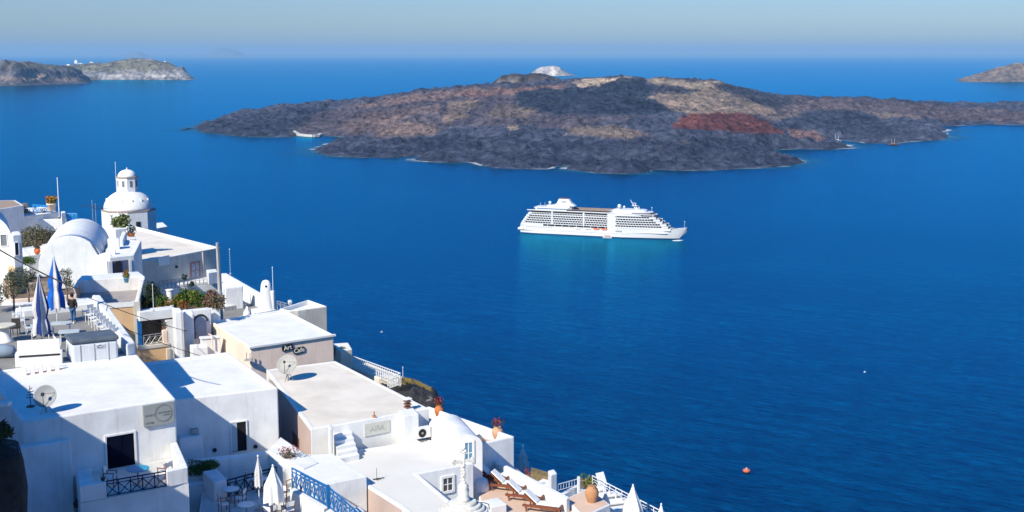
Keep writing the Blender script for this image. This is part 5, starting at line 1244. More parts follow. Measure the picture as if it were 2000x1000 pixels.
g.build('cross_arm', MARBLE, cr, world=False, bevel=.01)
g = MB(); g.sm = True
for dx, dz in ((0, 2.62), (-.1, 2.52), (.1, 2.52), (0, 2.47)): g.lathe([(.02, -.07), (.08, -.04), (.085, .03), (.02, .08)], (dx, 0, dz), 8)
g.build('cross_finial', MARBLE, cr, world=False)
g = MB(); g.sm = True
rnd = random.Random(9)
for k in range(22): z = .95 + k * .045; a = k * 1.9; g.lathe([(.01, -.05), (.05, -.02), (.045, .03), (.01, .05)], (.085 * math.cos(a), .08 * math.sin(a), z), 6)
g.build('carved_figure', MARBLE, cr, world=False)
g = MB(); g.tube([Vector((.55, .1, .02)), Vector((.9, .1, .05)), Vector((1.15, .0, 0)), Vector((1.2, -.1, -.2))], .025, 6); g.build('iron_bracket', RUST, cr, world=False)
g = MB(); g.sm = True; g.lathe([(2.4, -3.5), (2.1, -2.2), (1.75, -1.4), (1.3, -.92), (.02, -.88)], (pc.x, pc.y, pc.z), 32); tag(g.build('church_dome', WALL), 'white church dome top carrying the marble cross at the bottom edge', 'dome')
# ------------------------------------------------------------- cafe rear: white house + chimney tower
bw_, P, zt = bld('white_corner_house', 'white house corner with raised parapet behind the peach cafe', [(639, 598), (582, 606), (565, 607), (545, 603), (602, 585)], 19.8, 7, BEIGE, WHITE, ph=.35, pt=.2, coping=WHITE)
p = W(521, 606, 21.2); t = thing('chimney_tower', 'rounded white chimney tower with dark smoke hole near the flagpole', 'chimney', p)
g = MB(); g.sm = True; g.lathe([(.72, -1), (.66, 0), (.58, .8), (.5, 1.5), (.45, 2.0), (.40, 2.3), (.25, 2.52), (.02, 2.6)], (0, 0, 0), 18, sy=.75); g.build('stack', WALL, t, world=False)
g = MB(); g.cyl((.05, -.29, 2.1), (.05, -.36, 2.1), .09, .09, 10); g.build('smoke_hole', DARK, t, world=False)
g = MB(); g.box((.45, .1, .6), (.5, .7, 2.2)); g.build('buttress', WALL, t, world=False, bevel=.15)
block('chimney_plinth', 'low sloping white plinth around the rounded chimney tower', [(540, 604), (500, 612), (490, 603), (525, 597)], 21.1, 4)
g = MB(); p = W(483, 612, 21.0); g.sm = True; g.lathe([(.35, -2), (.33, 0), (.3, .15), (.12, .35), (.12, .5), (.02, .6)], p, 12); tag(g.build('small_chimney', WALL), 'small pointed white chimney at the cafe roof edge', 'chimney')
def pole(label, p, H, m=MET, r=.035, name='flagpole', stripes=False, group='poles along the cliff edge'):
    t = thing(name, label, 'pole', p, 0, group); g = MB(); g.cyl((0, 0, 0), (0, 0, H), r, r * .7, 8); g.build('mast', m, t, world=False)
    g = MB(); g.sm = True; g.lathe([(.01, -.06), (r * 1.8, 0), (.01, .07)], (0, 0, H), 8); g.build('finial', m, t, world=False)
    g = MB(); g.cyl((0, 0, 0), (0, 0, .1), r * 3, r * 2.5, 8); g.build('foot', CONC, t, world=False)
    if stripes: g = MB(); [g.cyl((0, 0, H * k / 10), (0, 0, H * (k + .5) / 10), r * 1.25, r * 1.25, 8) for k in range(1, 10)]; g.build('dark_stripes', BLUEP, t, world=False)
    return t
p = W(534, 592, 21.0); pole('tall thin white flagpole beside the rounded chimney tower', p, 3.1)
p = W(450, 536, 20.5); pole('blue and white striped pole rising above the cliff wall', p, 2.4, stripes=True)
pole('slim white pole on the far left terrace', W(116, 424, 17.3), 4.2, r=.06)
pole('thin pole in front of the church dome', W(231, 440, 18.3), 6.8, r=.035)
pole('short white pole at the end of the lattice terrace', W(787, 742, 25), 1.0, r=.03)
pole('bent white garden pipe among the garden plants', W(300, 608, 18.0), 1.9, r=.025)
rail('cliff_railing', 'small dark curled railing between chimney tower and white corner house', W(541, 588, 20.3), W(563, 594, 20.3), .85, GMET, None, 'circle', 3, .025)
block('cliff_pier', 'short white pier right of the curled cliff railing', [(571, 589), (564, 590), (562, 586), (569, 585)], 20.2, 1.6, cat='pillar')
# wall sloping along the cliff
g = MB(); a = W(432, 534, 20.8); b_ = W(512, 580, 21.5)
F_ = Face(a, b_); vs = [F_.P(0, a.z, 0), F_.P(F_.L, b_.z, 0), F_.P(F_.L, b_.z - 5, 0), F_.P(0, a.z - 5, 0), F_.P(0, a.z, -.5), F_.P(F_.L, b_.z, -.5), F_.P(F_.L, b_.z - 5, -.5), F_.P(0, a.z - 5, -.5)]
g.add(vs, [(3, 2, 1, 0), (4, 5, 6, 7), (0, 1, 5, 4), (1, 2, 6, 5), (2, 3, 7, 6), (3, 0, 4, 7)]); tag(g.build('cliff_wall', WALL, None, bevel=.06), 'white sloping wall along the cliff right of the concrete pole', 'wall')
block('cliff_platform', 'grey paved platform behind the peach cafe with potted plants', [(515, 606), (430, 628), (425, 585), (500, 578)], 22.6, 5, cat='platform', roofm=GREYT)
block('planter_bench', 'stone bench under the two terracotta pots by the pole', [(481, 592), (437, 600), (433, 592), (475, 585)], 22.2, .6, BEIGE, 'bench')
block('blue_gate_panel', 'white panel wall behind two terracotta pots', [(474, 560), (440, 563), (438, 561), (473, 558)], 20.6, 2.0)
rail('pale_blue_rail', 'pale blue handrail in front of the white panel wall', W(437, 566, 20.8), W(474, 559, 20.8), .5, LBLUE, None, 'bars', 2, .02)
potplant('terracotta pot with thin stem plant left on the stone bench', W(449, 591, 22.2), .22, .4, DKGREEN, 40, .14, None, 51, ph=.5); potplant('terracotta pot with thin stem plant right on the stone bench', W(459, 589, 22.2), .24, .42, DKGREEN, 40, .14, None, 52, ph=.5)
# big concrete pole
p = WY(433, 628, 97); t = thing('utility_pole', 'tall weathered concrete utility pole beside the peach cafe', 'utility pole', (p.x, p.y, p.z - 2))
H_ = WY(427, 474, 97).z - p.z + 2
g = MB(); g.cyl((0, 0, 0), (-.12, 0, H_), .19, .12, 10); g.build('shaft', CONC, t, world=False)
g = MB(); g.box((-.05, 0, H_ * .62), (.5, .08, .08)); g.cyl((.0, -.12, H_ * .55), (-.1, -.12, H_), .03); g.build('bracket', GMET, t, world=False)
def wire(label, a, b_, sag, r=.02):
    pts = [Vector(a).lerp(Vector(b_), k / 14) - Vector((0, 0, sag * 4 * (k / 14) * (1 - k / 14))) for k in range(15)]
    g = MB(); g.tube(pts, r, 5); tag(g.build('overhead_cable', RUST), label, 'cable', 'overhead cables')
wire('thick black cable crossing behind the blue parasols', WY(-30, 470, 62), WY(165, 570, 62.5), .15, .035)
wire('upper cable running across the orange house to the alley', WY(165, 578, 74), WY(430, 660, 96.6), .3, .022)
wire('lower cable crossing the orange wall towards the cafe', WY(240, 640, 72), WY(470, 715, 84), .2, .02)
# lattice terrace and rock
bld('lattice_terrace', 'cream walled terrace edged with white lattice fence right of the peach cafe', [(786, 735), (738, 738), (680, 712), (655, 690), (690, 697)], 23.6, 5, mat('cream_wall', (.70, .62, .5), .9, .08, .8, dirt=(.5, .42, .33), dscale=.6, damt=.5), CREAMR, ph=.02, cat='terrace')
A_ = W(690, 696, 22.7); B_ = W(782, 729, 22.7)
rail('lattice_fence', 'white patterned lattice fence along the sea edge', A_, B_, .95, MET, None, 'circle', 22, .022, cat='fence')
rail('lattice_fence', 'short end span of white lattice above the rock', W(757, 738, 23.2), B_, .8, MET, None, 'circle', 5, .022, cat='fence')
block('cream_tower', 'cream cubic block with a green cushion right of the peach cafe', [(688, 682), (665, 686), (650, 676), (650, 671), (680, 669)], 22.2, 4, mat('cream_wall', (.7, .62, .5)), 'building')
p = W(670, 681, 22.2); bush('green_cushion_plant', 'flat yellow-green plant on the cream cubic block', 'plant', p, (.35, .25, .1), YGREEN, 120, .1, 61, stems=False)
potplant('dark red plant beside the peach cafe corner', W(653, 697, 22.0), .12, .3, mat('dark_red_leaves', (.16, .03, .04), .8), 60, .16, None, 62, ph=.6)
# rock outcrop
g = MB(); rc = [W(x, y, h) for x, y, h in ((735, 744, 24.4), (790, 738, 24.2), (815, 745, 24.6), (836, 757, 25.0), (852, 768, 25.8), (850, 800, 28), (820, 800, 28), (760, 770, 26))]
NX, NY = 46, 26; vs = []
for j in range(NY):
    for i in range(NX):
        px = 728 + (858 - 728) * i / (NX - 1); top = interp(px, [(728, 742), (745, 741), (765, 744), (790, 738), (815, 746), (840, 759), (851, 768), (858, 778)]); f = j / (NY - 1)
        py = top + (815 - top) * f
        Y = 93 - 7 * f ** .8 + (3.0 * (1 - min(1, j / 3)) if j < 3 else 0)
        q = WY(px, py if j else top + 2, Y)
        nn = mnoise.noise_vector(Vector((q.x * .9, q.z * .9, 2))) * .75 + mnoise.noise_vector(Vector((q.x * 2.5, q.z * 2.5, 7))) * .3
        vs.append(q + Vector((nn.x * .4, nn.y * 2.4, nn.z * .4 * (1 if j > 1 else .2))))
fs = [(j * NX + i, j * NX + i + 1, (j + 1) * NX + i + 1, (j + 1) * NX + i) for j in range(NY - 1) for i in range(NX - 1)]
g.add(vs, fs); ro = struct('rock_outcrop', g, STONE, label='dark volcanic rock outcrop beyond the cream roof')
g = MB(); rnd = random.Random(3)
for k in range(1500):
    px = rnd.uniform(786, 854); f = rnd.uniform(0, .28) ** 1.2; top = interp(px, [(786, 739), (815, 746), (840, 759), (851, 768), (856, 776)]); q = WY(px, top + 3 + (815 - top) * f * .5, 93 - 6 * f)
    a = Vector((rnd.uniform(-.5, .5), rnd.uniform(-.5, .5), 1)).normalized() * .3; g.add([q, q + Vector((.05, 0, .0)), q + a], [(0, 1, 2)])
go = g.build('dry_grass', mat('dry_ochre_grass', (.28, .22, .08), .9, .4, 6)); go['kind'] = 'stuff'; go['label'] = 'dry ochre grass on top of the rock outcrop'

# ------------------------------------------------------------- B8 big flat house at left centre
b8, P, zt = bld('flat_roof_house', 'large house with pale flat roof and weathered plaster front below the church', [(430, 483), (305, 506), (262, 512), (225, 470), (262, 441)], 19.5, 9, BEIGE, CREAMR, ph=.3, pt=.4, coping=WHITE)
F8 = FW((305, 506), (430, 483), 19.5)
dj = window(F8, (374, 514, 389, 543), b8, 'door', mat('pinkish_frame', (.45, .22, .17), .7), mat('pale_curtain_glass', (.45, .46, .5), .4, .3, 4), fw=.16, mull=1, door=True)
u0, u1, z0, z1 = F8.pxbox(308, 500, 330, 518); g = MB(); F8.box(g, u0, u1, z0, z1, -.05, .1); g.build('white_patch', WHITE, b8)
u, z = F8.hit(344, 521); g = MB(); g.cyl(F8.P(u, z, 0), F8.P(u, z, .15), .12); g.build('wall_lamp', RUST, b8)
u, z = F8.hit(395, 492); u2, z2 = F8.hit(396, 540); g = MB(); g.cyl(F8.P(u, z, .06), F8.P(u, z2, .06), .06); g.build('drain_pipe', BEIGE, b8)
block('balcony_wall', 'white balcony wall under the pinkish framed door', [(427, 547), (300, 562), (296, 552), (424, 536)], 22.2, 7)
rail('balcony_railing', 'fine grey railing on the white balcony wall', W(310, 549, 21.5), W(405, 539, 21.5), .8, GMET, None, 'circle', 12, .02)
block('balcony_cabinet', 'white louvred box at the right end of the balcony wall', [(426, 530), (407, 533), (403, 527), (421, 525)], 21.0, 1.2)
# porch house
ph_, P, zt = bld('porch_house', 'small white house with porch shade painted on a flat panel beside the barrel church', [(262, 498), (214, 503), (205, 487), (218, 468), (276, 470)], 16.6, 6, WALL, WHITE, ph=.1, pt=.25)
FP = FW((214, 503), (262, 498), 16.6)
u0, u1, z0, z1 = FP.pxbox(212, 509, 256, 549); g = MB(); FP.box(g, u0, u1, z0, z1, -.2, .02); pr_ = g.build('porch_shade_panel', mat('shaded_blue_grey', (.10, .12, .18), .8, .2, 2), ph_)  # flat panel, its dark colour stands for the shade inside the porch
for (x0, x1, m_) in ((212, 219, WALL), (225, 234, mat('dark_door_wood', (.03, .02, .02), .6)), (252, 257, WALL)):
    u0, u1, _, _ = FP.pxbox(x0, 509, x1, 549); g = MB(); FP.box(g, u0, u1, z0, z1, .02, .1); g.build('porch_post', m_, pr_)
block('porch_terrace', 'white terrace slab in front of the dark porch', [(283, 540), (150, 548), (160, 538), (270, 530)], 17.3, 3)
# ------------------------------------------------------------- B9 barrel church
Af = WY(136, 460, 106); Ar = WY(166, 417, 121)
axd = (Ar.xy - Af.xy).normalized(); sdd = Vector((axd.y, -axd.x)); bc = thing('barrel_church', 'white barrel vaulted church with rounded shoulders left of the domed church', 'church', (Af.x, Af.y, CAMZ - 24))
rr = 2.55; g = MB(); rings = []
K = 16; NA = 20
def ringv(base, z, r, hs=1.0):
    return [(base.x + sdd.x * r * math.cos(a), base.y + sdd.y * r * math.cos(a), z - rr * hs + r * hs * math.sin(a)) for a in [math.pi * i / NA for i in range(NA + 1)]]
vs = []
for k in range(K + 1):
    f = k / K; base = Vector(Af.xy).lerp(Vector(Ar.xy), f); z = Af.z + .22 * math.sin(math.pi * min(1, f * 1.1))
    r = rr * (1 if f < .62 else math.sqrt(max(0.0004, 1 - ((f - .62) / .38) ** 2)))
    vs += [(x, y, (z - rr) + (zz - (z - rr)) * 1.0) for x, y, zz in ringv(base, z, r)]
n = NA + 1
g.sm = True; g.add(vs, [(k * n + i, k * n + i + 1, (k + 1) * n + i + 1, (k + 1) * n + i) for k in range(K) for i in range(NA)] + [tuple(range(n))])
g.build('vault', WALL, bc)
g = MB(); b0_ = Vector(Af.xy); b1_ = Vector(Ar.xy).lerp(Vector(Af.xy), .15); zz = Af.z - rr + .4
g.prism([b0_ + sdd * rr, b0_ - sdd * rr, b1_ - sdd * rr, b1_ + sdd * rr], CAMZ - 24, zz); g.build('wall', WALL, bc, bevel=.05)
g = MB(); b0_ = Vector(Af.xy) - axd * .35
prof = [(rr * 1.0 * math.cos(a), Af.z - rr + rr * 1.0 * math.sin(a)) for a in [math.pi * i / 18 for i in range(0, 19)]] ; prof = [(3.6, Af.z - 1.3), (2.2, Af.z - 1.7)] + prof[5:] + [(-rr, CAMZ - 24), (3.6, CAMZ - 24)]
vs = [(b.x + sdd.x * u, b.y + sdd.y * u, z) for b in (b0_, b0_ + axd * .5) for u, z in prof]; n = len(prof)
g.add(vs, [tuple(range(n)), tuple(range(n, 2 * n))[::-1]] + [(i, n + i, n + (i + 1) % n, (i + 1) % n) for i in range(n)]); g.build('gable_front', WALL, bc, bevel=.04)
g = MB(); q = Af.xy + sdd * 3.3 + axd * 3; g.box((q.x, q.y, Af.z - 1.9), (1.0, 1.0, 2.2), .3); g.build('buttress', WALL, bc, bevel=.1)
q = Af.xy + sdd * 3.6 + axd * 4.5; g = MB(); g.prism([q, q + sdd * .4, q + sdd * .4 + axd * 6, q + axd * 6], CAMZ - 22, Af.z - 1.2); g.build('side_parapet', WALL, bc, bevel=.08)
# planters near church
block('white_planter', 'white masonry planter with aloe in front of the domed church', [(246, 446), (225, 448), (222, 440), (240, 438)], 16.9, 1.6, cat='planter')
block('planter_pedestal', 'white pedestal with a clay pot beside the aloe planter', [(266, 466), (247, 468), (244, 460), (262, 458)], 17.2, 1.6, cat='pedestal')
p = W(233, 444, 16.9); bush('aloe_plant', 'large spiky aloe plant on the white planter before the church', 'plant', (p.x, p.y, p.z), (1.1, .8, .7), mat('aloe_leaves', (.16, .20, .07), .7, .4, 4), 360, .5, 71, stems=True)
potplant('clay pot with dark figure-like plant on the white pedestal', W(256, 462, 17.2), .4, .35, DKGREEN, 50, .3, None, 72, ph=.7)
# ------------------------------------------------------------- domed church
pc = WY(253, 445, 150); zc = pc.z
dc = thing('domed_church', 'white church with big round dome and lantern cupola above the sea', 'church', (pc.x, pc.y, zc - 4)); cx, cy = pc.x, pc.y
drz = WY(253, 410, 150).z; domez = WY(253, 376, 150).z; lb = WY(253, 373, 150).z; lt = WY(253, 346, 150).z; ltop = WY(253, 332, 150).z
def octo(r, a0=.25): return [(cx + r * math.cos(a0 + i * math.pi / 4), cy + r * math.sin(a0 + i * math.pi / 4)) for i in range(8)]
g = MB(); g.prism(octo(3.1), zc - 5, drz); g.build('drum', WALL, dc, bevel=.05)
g = MB(); g.prism(octo(3.14), drz - .02, drz + .08); g.build('cornice', mat('brick_cornice', (.36, .27, .22), .9), dc)
g = MB(); g.sm = True; Rd = 2.86; Hd = domez - drz + .25; g.lathe([(Rd * math.cos(a), .1 + Hd * math.sin(a)) for a in [math.pi / 2 * i / 12 for i in range(12)]] + [(.05, Hd + .1)], (cx, cy, drz), 32); g.build('dome', WHITE, dc)
g = MB(); g.prism(octo(1.22), lb - .4, lt); lan = g.build('lantern', WALL, dc)
g = MB(); g.prism(octo(1.32), lt - .02, lt + .08); g.build('lantern_cornice', mat('brick_cornice', (.36, .27, .22)), dc)
g = MB(); g.sm = True; g.lathe([(1.08 * math.cos(a), (ltop - lt) * math.sin(a)) for a in [math.pi / 2 * i / 10 for i in range(10)]] + [(.06, ltop - lt)] + [(.05, ltop - lt + .2), (.01, ltop - lt + .25)], (cx, cy, lt + .06), 24); g.build('lantern_dome', WHITE, dc)
for i in range(8):
    a = .25 + (i + .5) * math.pi / 4; rr_ = 1.22 * math.cos(math.pi / 8) + .01; c = Vector((cx + rr_ * math.cos(a), cy + rr_ * math.sin(a), (lb + lt) / 2 + .1))
    if math.sin(a) < .3: g = MB(); g.box(c, (.06, .26, .7), a); g.build('lantern_window', mat('grey_opening', (.16, .17, .19), .8), dc)
for k in range(7):
    a = math.pi * (1.05 + .9 * k / 6); g = MB(); c = Vector((cx + 2.45 * math.cos(a), cy + 2.45 * math.sin(a), drz + Hd * .55)); g.box(c, (.18, .18, .3), a); g.build('dome_stud', WHITE, dc)
for a, m_ in ((.25 + 6.5 * math.pi / 4, GLASS), (.25 + 5.5 * math.pi / 4, WHITE)):
    rr_ = 3.1 * math.cos(math.pi / 8) + .01; c = Vector((cx + rr_ * math.cos(a), cy + rr_ * math.sin(a), drz - 1.9)); g = MB(); g.box(c, (.08, .5 if m_ is GLASS else 1.2, 1.6 if m_ is GLASS else 1.2), a); g.build('drum_window', m_, dc)
block('church_annex', 'low grey-white annex roof right of the church drum', [(327, 442), (305, 446), (300, 436), (318, 434)], 23.0, 4)
# cross-shaped TV aerials at left of church
for k, (x, y, l) in enumerate(((181, 410, 'left rooftop television aerial beside the church'), (183, 404, 'right rooftop television aerial beside the church'))):
    a = WY(x + k * 4, 418, 118); t = thing('tv_aerial', l, 'antenna', a, 0, 'television aerials'); g = MB(); g.cyl((0, 0, -1.5), (0, 0, 1.3 - k * .3), .03, .03, 6); g.build('mast', GMET, t, world=False)
    g = MB(); g.box((-.3 + .9 * k, 0, .75 - k * .2), (1.7, .05, .05)); 
    for j in range(7): g.box((-1.0 + .9 * k + j * .22, 0, .75 - k * .2), (.03, .5, .03))
    g.build('boom', RUST, t, world=False)
# ------------------------------------------------------------- far left terraces (x 0..130, y 390..440)
bld('far_terrace_house', 'white house with brown canopy roof at the far left by the sea', [(46, 401), (-40, 415), (-60, 393), (30, 391)], 17.0, 5, WALL, mat('brown_canopy', (.36, .27, .2), .9), ph=.03, pt=.25)
bld('far_terrace', 'white far left terrace with blue lattice railing and lounge tables', [(113, 414), (36, 424), (30, 412), (90, 404)], 18.4, 5, WALL, WHITE, ph=.05, cat='terrace')
bld('far_lower_terrace', 'lower white terrace wall behind the brown shrub', [(130, 427), (-10, 432), (-10, 420), (110, 416)], 19.0, 4, WALL, GREYT, ph=.3, cat='terrace')
rail('blue_lattice_rail', 'light blue lattice railing on the far left terrace', W(64, 400, 17.6), W(94, 402, 17.6), .8, mat('bright_blue_paint', (.03, .28, .62), .5), None, 'x', 4, .035)
rail('blue_lattice_rail', 'small light blue railing between the far terrace and barrel church', W(124, 417, 18.1), W(150, 417, 18.1), .8, mat('bright_blue_paint', (.03, .28, .62), .5), None, 'x', 3, .035)
block('rail_pier', 'square white pier at the end of the small light blue railing', [(128, 415), (120, 416), (119, 413), (127, 412)], 17.9, 2, cat='pillar')
potplant('white planter pot with yellow-green bush on the far terrace', W(101, 412, 18.2), .55, .9, YGREEN, 150, .35, ORANF, 81, PEACH, ph=.8)
g = MB(); F_ = Face(W(32, 404, 17.6), W(55, 402, 17.6)); F_.box(g, 0, F_.L, CAMZ - 18.5, CAMZ - 17.3, -.5, 0); tag(g.build('rubble_wall', RUBBLE), 'brown rubble wall under the far left terrace rail', 'wall')
for k in range(4):
    p = W(10 + k * 24, 418 - k * 1.5, 18.3); t = round_table(['leftmost', 'second', 'third', 'rightmost'][k] + ' pale lounge table of the row on the far left terrace', p, .6, .5, CANVAS, GMET, 'far terrace tables') if k == 0 else dup(t, p, 0, ['leftmost', 'second', 'third', 'rightmost'][k] + ' pale lounge table of the row on the far left terrace')
# mid-left white masonry
bld('sloping_court', 'bright white sloping courtyard left of the barrel church', [(215, 560), (60, 560), (20, 500), (60, 470), (130, 470)], 20.0, 5, WALL, WHITE, ph=.3, cat='courtyard')
bld('stepped_wall', 'white stepped wall carrying the orange pot by the barrel church', [(130, 488), (55, 500), (40, 485), (120, 470)], 17.3, 5, WALL, WHITE, ph=.1, cat='wall')
potplant('orange clay pot with spiky plant on the white stepped wall', W(73, 497, 17.2), .28, .55, DRY, 60, .35, None, 83, mat('bright_clay', (.55, .14, .05), .8), 'urn', ph=.6)
p = W(50, 516, 17.6); bush('round_green_shrub', 'bright green round shrub on the white slope below the orange pot', 'shrub', p, (.8, .7, .5), GREEN, 900, .16, 84)
p = W(62, 488, 19.5); bush('brown_thicket', 'large brown-green thicket behind the white stepped wall', 'bush', (p.x - .3, p.y + 4, p.z - 1.5), (3.0, 2.0, 2.2), mat('thicket_leaves', (.19, .17, .09), .9, .5, 2.5, col2=(.06, .055, .03)), 6500, .22, 85)
# left vaulted house
Lv = WY(-14, 424, 88); bl_ = thing('left_vault_house', 'grey-white vaulted house cut by the left picture edge', 'building', (Lv.x, Lv.y, CAMZ - 22))
g = MB(); rl_ = 1.6
prof = [(rl_ * 0.82 * math.cos(a), Lv.z - rl_ * 1.3 + rl_ * 1.3 * math.sin(a)) for a in [math.pi * i / 16 for i in range(17)]] + [(-rl_ * .82, CAMZ - 23), (rl_ * .82, CAMZ - 23)]
vs = [(Lv.x + u - dy * .42, Lv.y + dy, z) for dy in (0, 5) for u, z in prof]; n = len(prof); g.add(vs, [tuple(range(n)), tuple(range(n, 2 * n))[::-1]] + [(i, n + i, n + (i + 1) % n, (i + 1) % n) for i in range(n)]); g.build('vault', WALL, bl_)
FLv = Face((Lv.x - 1, Lv.y, Lv.z), (Lv.x + 1.6, Lv.y, Lv.z)); window(FLv, (2, 458, 14, 480), bl_, glass=mat('grey_opening', (.16, .17, .19)), fw=.04, mull=0)
lh, P, zt = bld('side_annex', 'narrow white annex with tall window beside the left vaulted house', [(42, 457), (24, 459), (22, 452), (38, 451)], 12.2, 6, WALL, WHITE, ph=.02)
FLh = FW((24, 459), (42, 457), 12.2); window(FLh, (29, 474, 36, 498), lh, glass=GLASS, fw=.04, mull=0)
bld('left_vault_terrace', 'white curved terrace wall below the left vaulted house', [(52, 535), (-40, 545), (-40, 500), (30, 500)], 16.5, 4, WALL, WHITE, ph=.1, cat='terrace')
block('orange_chimney', 'orange plastered chimney block below the left vaulted house', [(31, 528), (16, 530), (15, 520), (27, 518)], 14.5, 2.2, ORANGE, 'chimney', roofm=ORANGE)
# rubble terraces behind the upper terrace with olives
block('rubble_terrace', 'brown rubble garden wall behind the olive trees', [(120, 548), (10, 556), (5, 545), (115, 538)], 15.5, 1.0, RUBBLE, roofm=mat('garden_soil', (.2, .14, .1), .95, .4, 2))
block('rubble_terrace', 'upper orange garden wall between olive tree and blue parasol', [(150, 575), (20, 585), (15, 570), (145, 562)], 16.2, 2, PEACH, roofm=mat('garden_soil', (.2, .14, .1)))
block('white_garden_step', 'white garden step in front of the rubble walls', [(190, 590), (20, 602), (15, 592), (185, 580)], 16.0, 2)
def olive(label, p, H, R_, n, seed, m=LEAF):
    t = thing('olive_tree', label, 'tree', p, 0, 'olive trees'); g = MB(); rnd = random.Random(seed)
    g.tube([(0, 0, -.3), (.05, 0, H * .3), (-.04, .05, H * .5), (.05, 0, H * .75)], [.07, .055, .045, .02], 7)
    for k in range(7): a = k * .9; g.tube([(0, 0, H * (.3 + .06 * k)), (math.cos(a) * R_ * .5, math.sin(a) * R_ * .5, H * (.5 + .05 * k)), (math.cos(a) * R_ * .9, math.sin(a) * R_ * .9, H * (.65 + .05 * k))], [.03, .018, .006], 5)
    g.build('trunk', BARK, t, world=False)
    g = MB()
    for k in range(13):
        a = rnd.uniform(0, 6.28); q = rnd.uniform(.1, .8) * R_; leaves(g, (math.cos(a) * q, math.sin(a) * q, H * rnd.uniform(.45, 1.0)), (R_ * .38, R_ * .38, R_ * .36), n // 13, .13, seed * 9 + k, shell=0.1)
    g.build('crown', m, t, world=False); return t
olive('bushy olive tree standing left of the blue and white parasol', W(27, 606, 16.0), 2.3, .85, 1300, 91)
olive('olive tree half hidden behind the blue and white parasol', W(56, 590, 16.0), 2.1, .8, 1100, 92)
olive('slender olive tree right of the tall blue parasol', W(131, 588, 16.0), 2.0, .65, 520, 93)
olive('olive tree cut by the left picture edge', W(-4, 612, 16.0), 1.7, .8, 900, 94)
# ------------------------------------------------------------- things on the upper terrace
hg = 15.96
um1 = umbrella('closed parasol with white and blue panels at the left terrace', W(83, 672, hg), 3.85, .6, .38, [CANVASG, NAVYC, [0, 1, 1, 0, 0, 0, 0, 1]], rz=-1.2, group='blue and white parasols', folds=6, tie=.72)
g = um1.children[2] if len(um1.children) > 2 else None
umbrella('closed royal blue parasol with white edge behind the man', W(112, 632, hg), 4.0, .95, .36, [BLUEC, CANVASG, [0, 0, 0, 0, 0, 0, 0, 1, 1, 0]], rz=.2, group='blue and white parasols', folds=6, tie=.62)
# person
pp = W(143, 631, hg); pe = thing('person', 'man in dark brown jacket and blue jeans walking away across the terrace', 'person', pp, R(-12))
def skinbody(name, pts, edges, radii, m, par, root=0, sub=2):
    me = bpy.data.meshes.new(name); me.from_pydata(pts, edges, []); me.materials.append(m)
    o = bpy.data.objects.new(name, me); C.objects.link(o); o.parent = par
    sk = o.modifiers.new('skin', 'SKIN'); sk.use_smooth_shade = True
    if not me.skin_vertices: bpy.context.view_layer.objects.active = o
    lay = me.skin_vertices[0].data if me.skin_vertices else None
    if lay:
        for v, r_ in zip(lay, radii): v.radius = (r_, r_) if not isinstance(r_, tuple) else r_
        lay[root].use_root = True
    ss = o.modifiers.new('subdiv', 'SUBSURF'); ss.levels = sub; ss.render_levels = sub
    return o
# x right, y forward (away from camera)
B = [(0, 0, .95), (0, 0, 1.12), (0, .01, 1.3), (0, .01, 1.47), (0, .02, 1.55), (0, .03, 1.66), (0, .03, 1.75),
     (-.10, 0, .9), (-.10, .10, .50), (-.11, .02, .09), (-.12, .14, .04), (.10, 0, .9), (.11, .04, .50), (.12, -.12, .12), (.13, -.02, .04),
     (-.2, 0, 1.42), (-.27, .0, 1.16), (-.2, .12, .98), (-.16, .17, .93), (.2, 0, 1.42), (.28, -.02, 1.16), (.24, .08, .96), (.22, .13, .90)]
E = [(0, 1), (1, 2), (2, 3), (3, 4), (4, 5), (5, 6), (0, 7), (7, 8), (8, 9), (9, 10), (0, 11), (11, 12), (12, 13), (13, 14), (3, 15), (15, 16), (16, 17), (17, 18), (3, 19), (19, 20), (20, 21), (21, 22)]
RR = [.13, .12, .14, .12, .055, .085, .07, .085, .06, .042, .04, .085, .06, .042, .04, .055, .045, .034, .03, .055, .045, .034, .03]
skinbody('body', B, E, RR, SKINM, pe)
J = [(0, 0, .84), (0, 0, 1.05), (0, .0, 1.3), (0, .01, 1.46), (-.19, 0, 1.43), (-.28, 0, 1.16), (-.21, .11, 1.0), (.19, 0, 1.43), (.29, -.02, 1.16), (.25, .07, .99)]
skinbody('jacket', J, [(0, 1), (1, 2), (2, 3), (3, 4), (4, 5), (5, 6), (3, 7), (7, 8), (8, 9)], [(.2, .17), (.2, .165), (.21, .17), (.12, .12), .085, .07, .055, .085, .07, .055], JACK, pe)
T = [(0, 0, .95), (-.10, 0, .86), (-.10, .10, .50), (-.11, .03, .14), (.10, 0, .86), (.11, .04, .50), (.12, -.11, .16)]
skinbody('jeans', T, [(0, 1), (1, 2), (2, 3), (0, 4), (4, 5), (5, 6)], [.15, .105, .078, .06, .105, .078, .06], JEANS, pe)
g = MB(); g.sm = True; g.lathe([(.02, .14), (.08, .11), (.112, .03), (.108, -.05), (.07, -.09), (.02, -.1)], (0, .015, 1.70), 14); g.build('hair', HAIRM, pe, world=False)
for s, y, z in ((-1, .1, .04), (1, -.06, .06)): g = MB(); g.sm = False; g.box((s * .12, y, z), (.1, .28, .09)); g.build('shoe', MET, pe, world=False, bevel=.03)
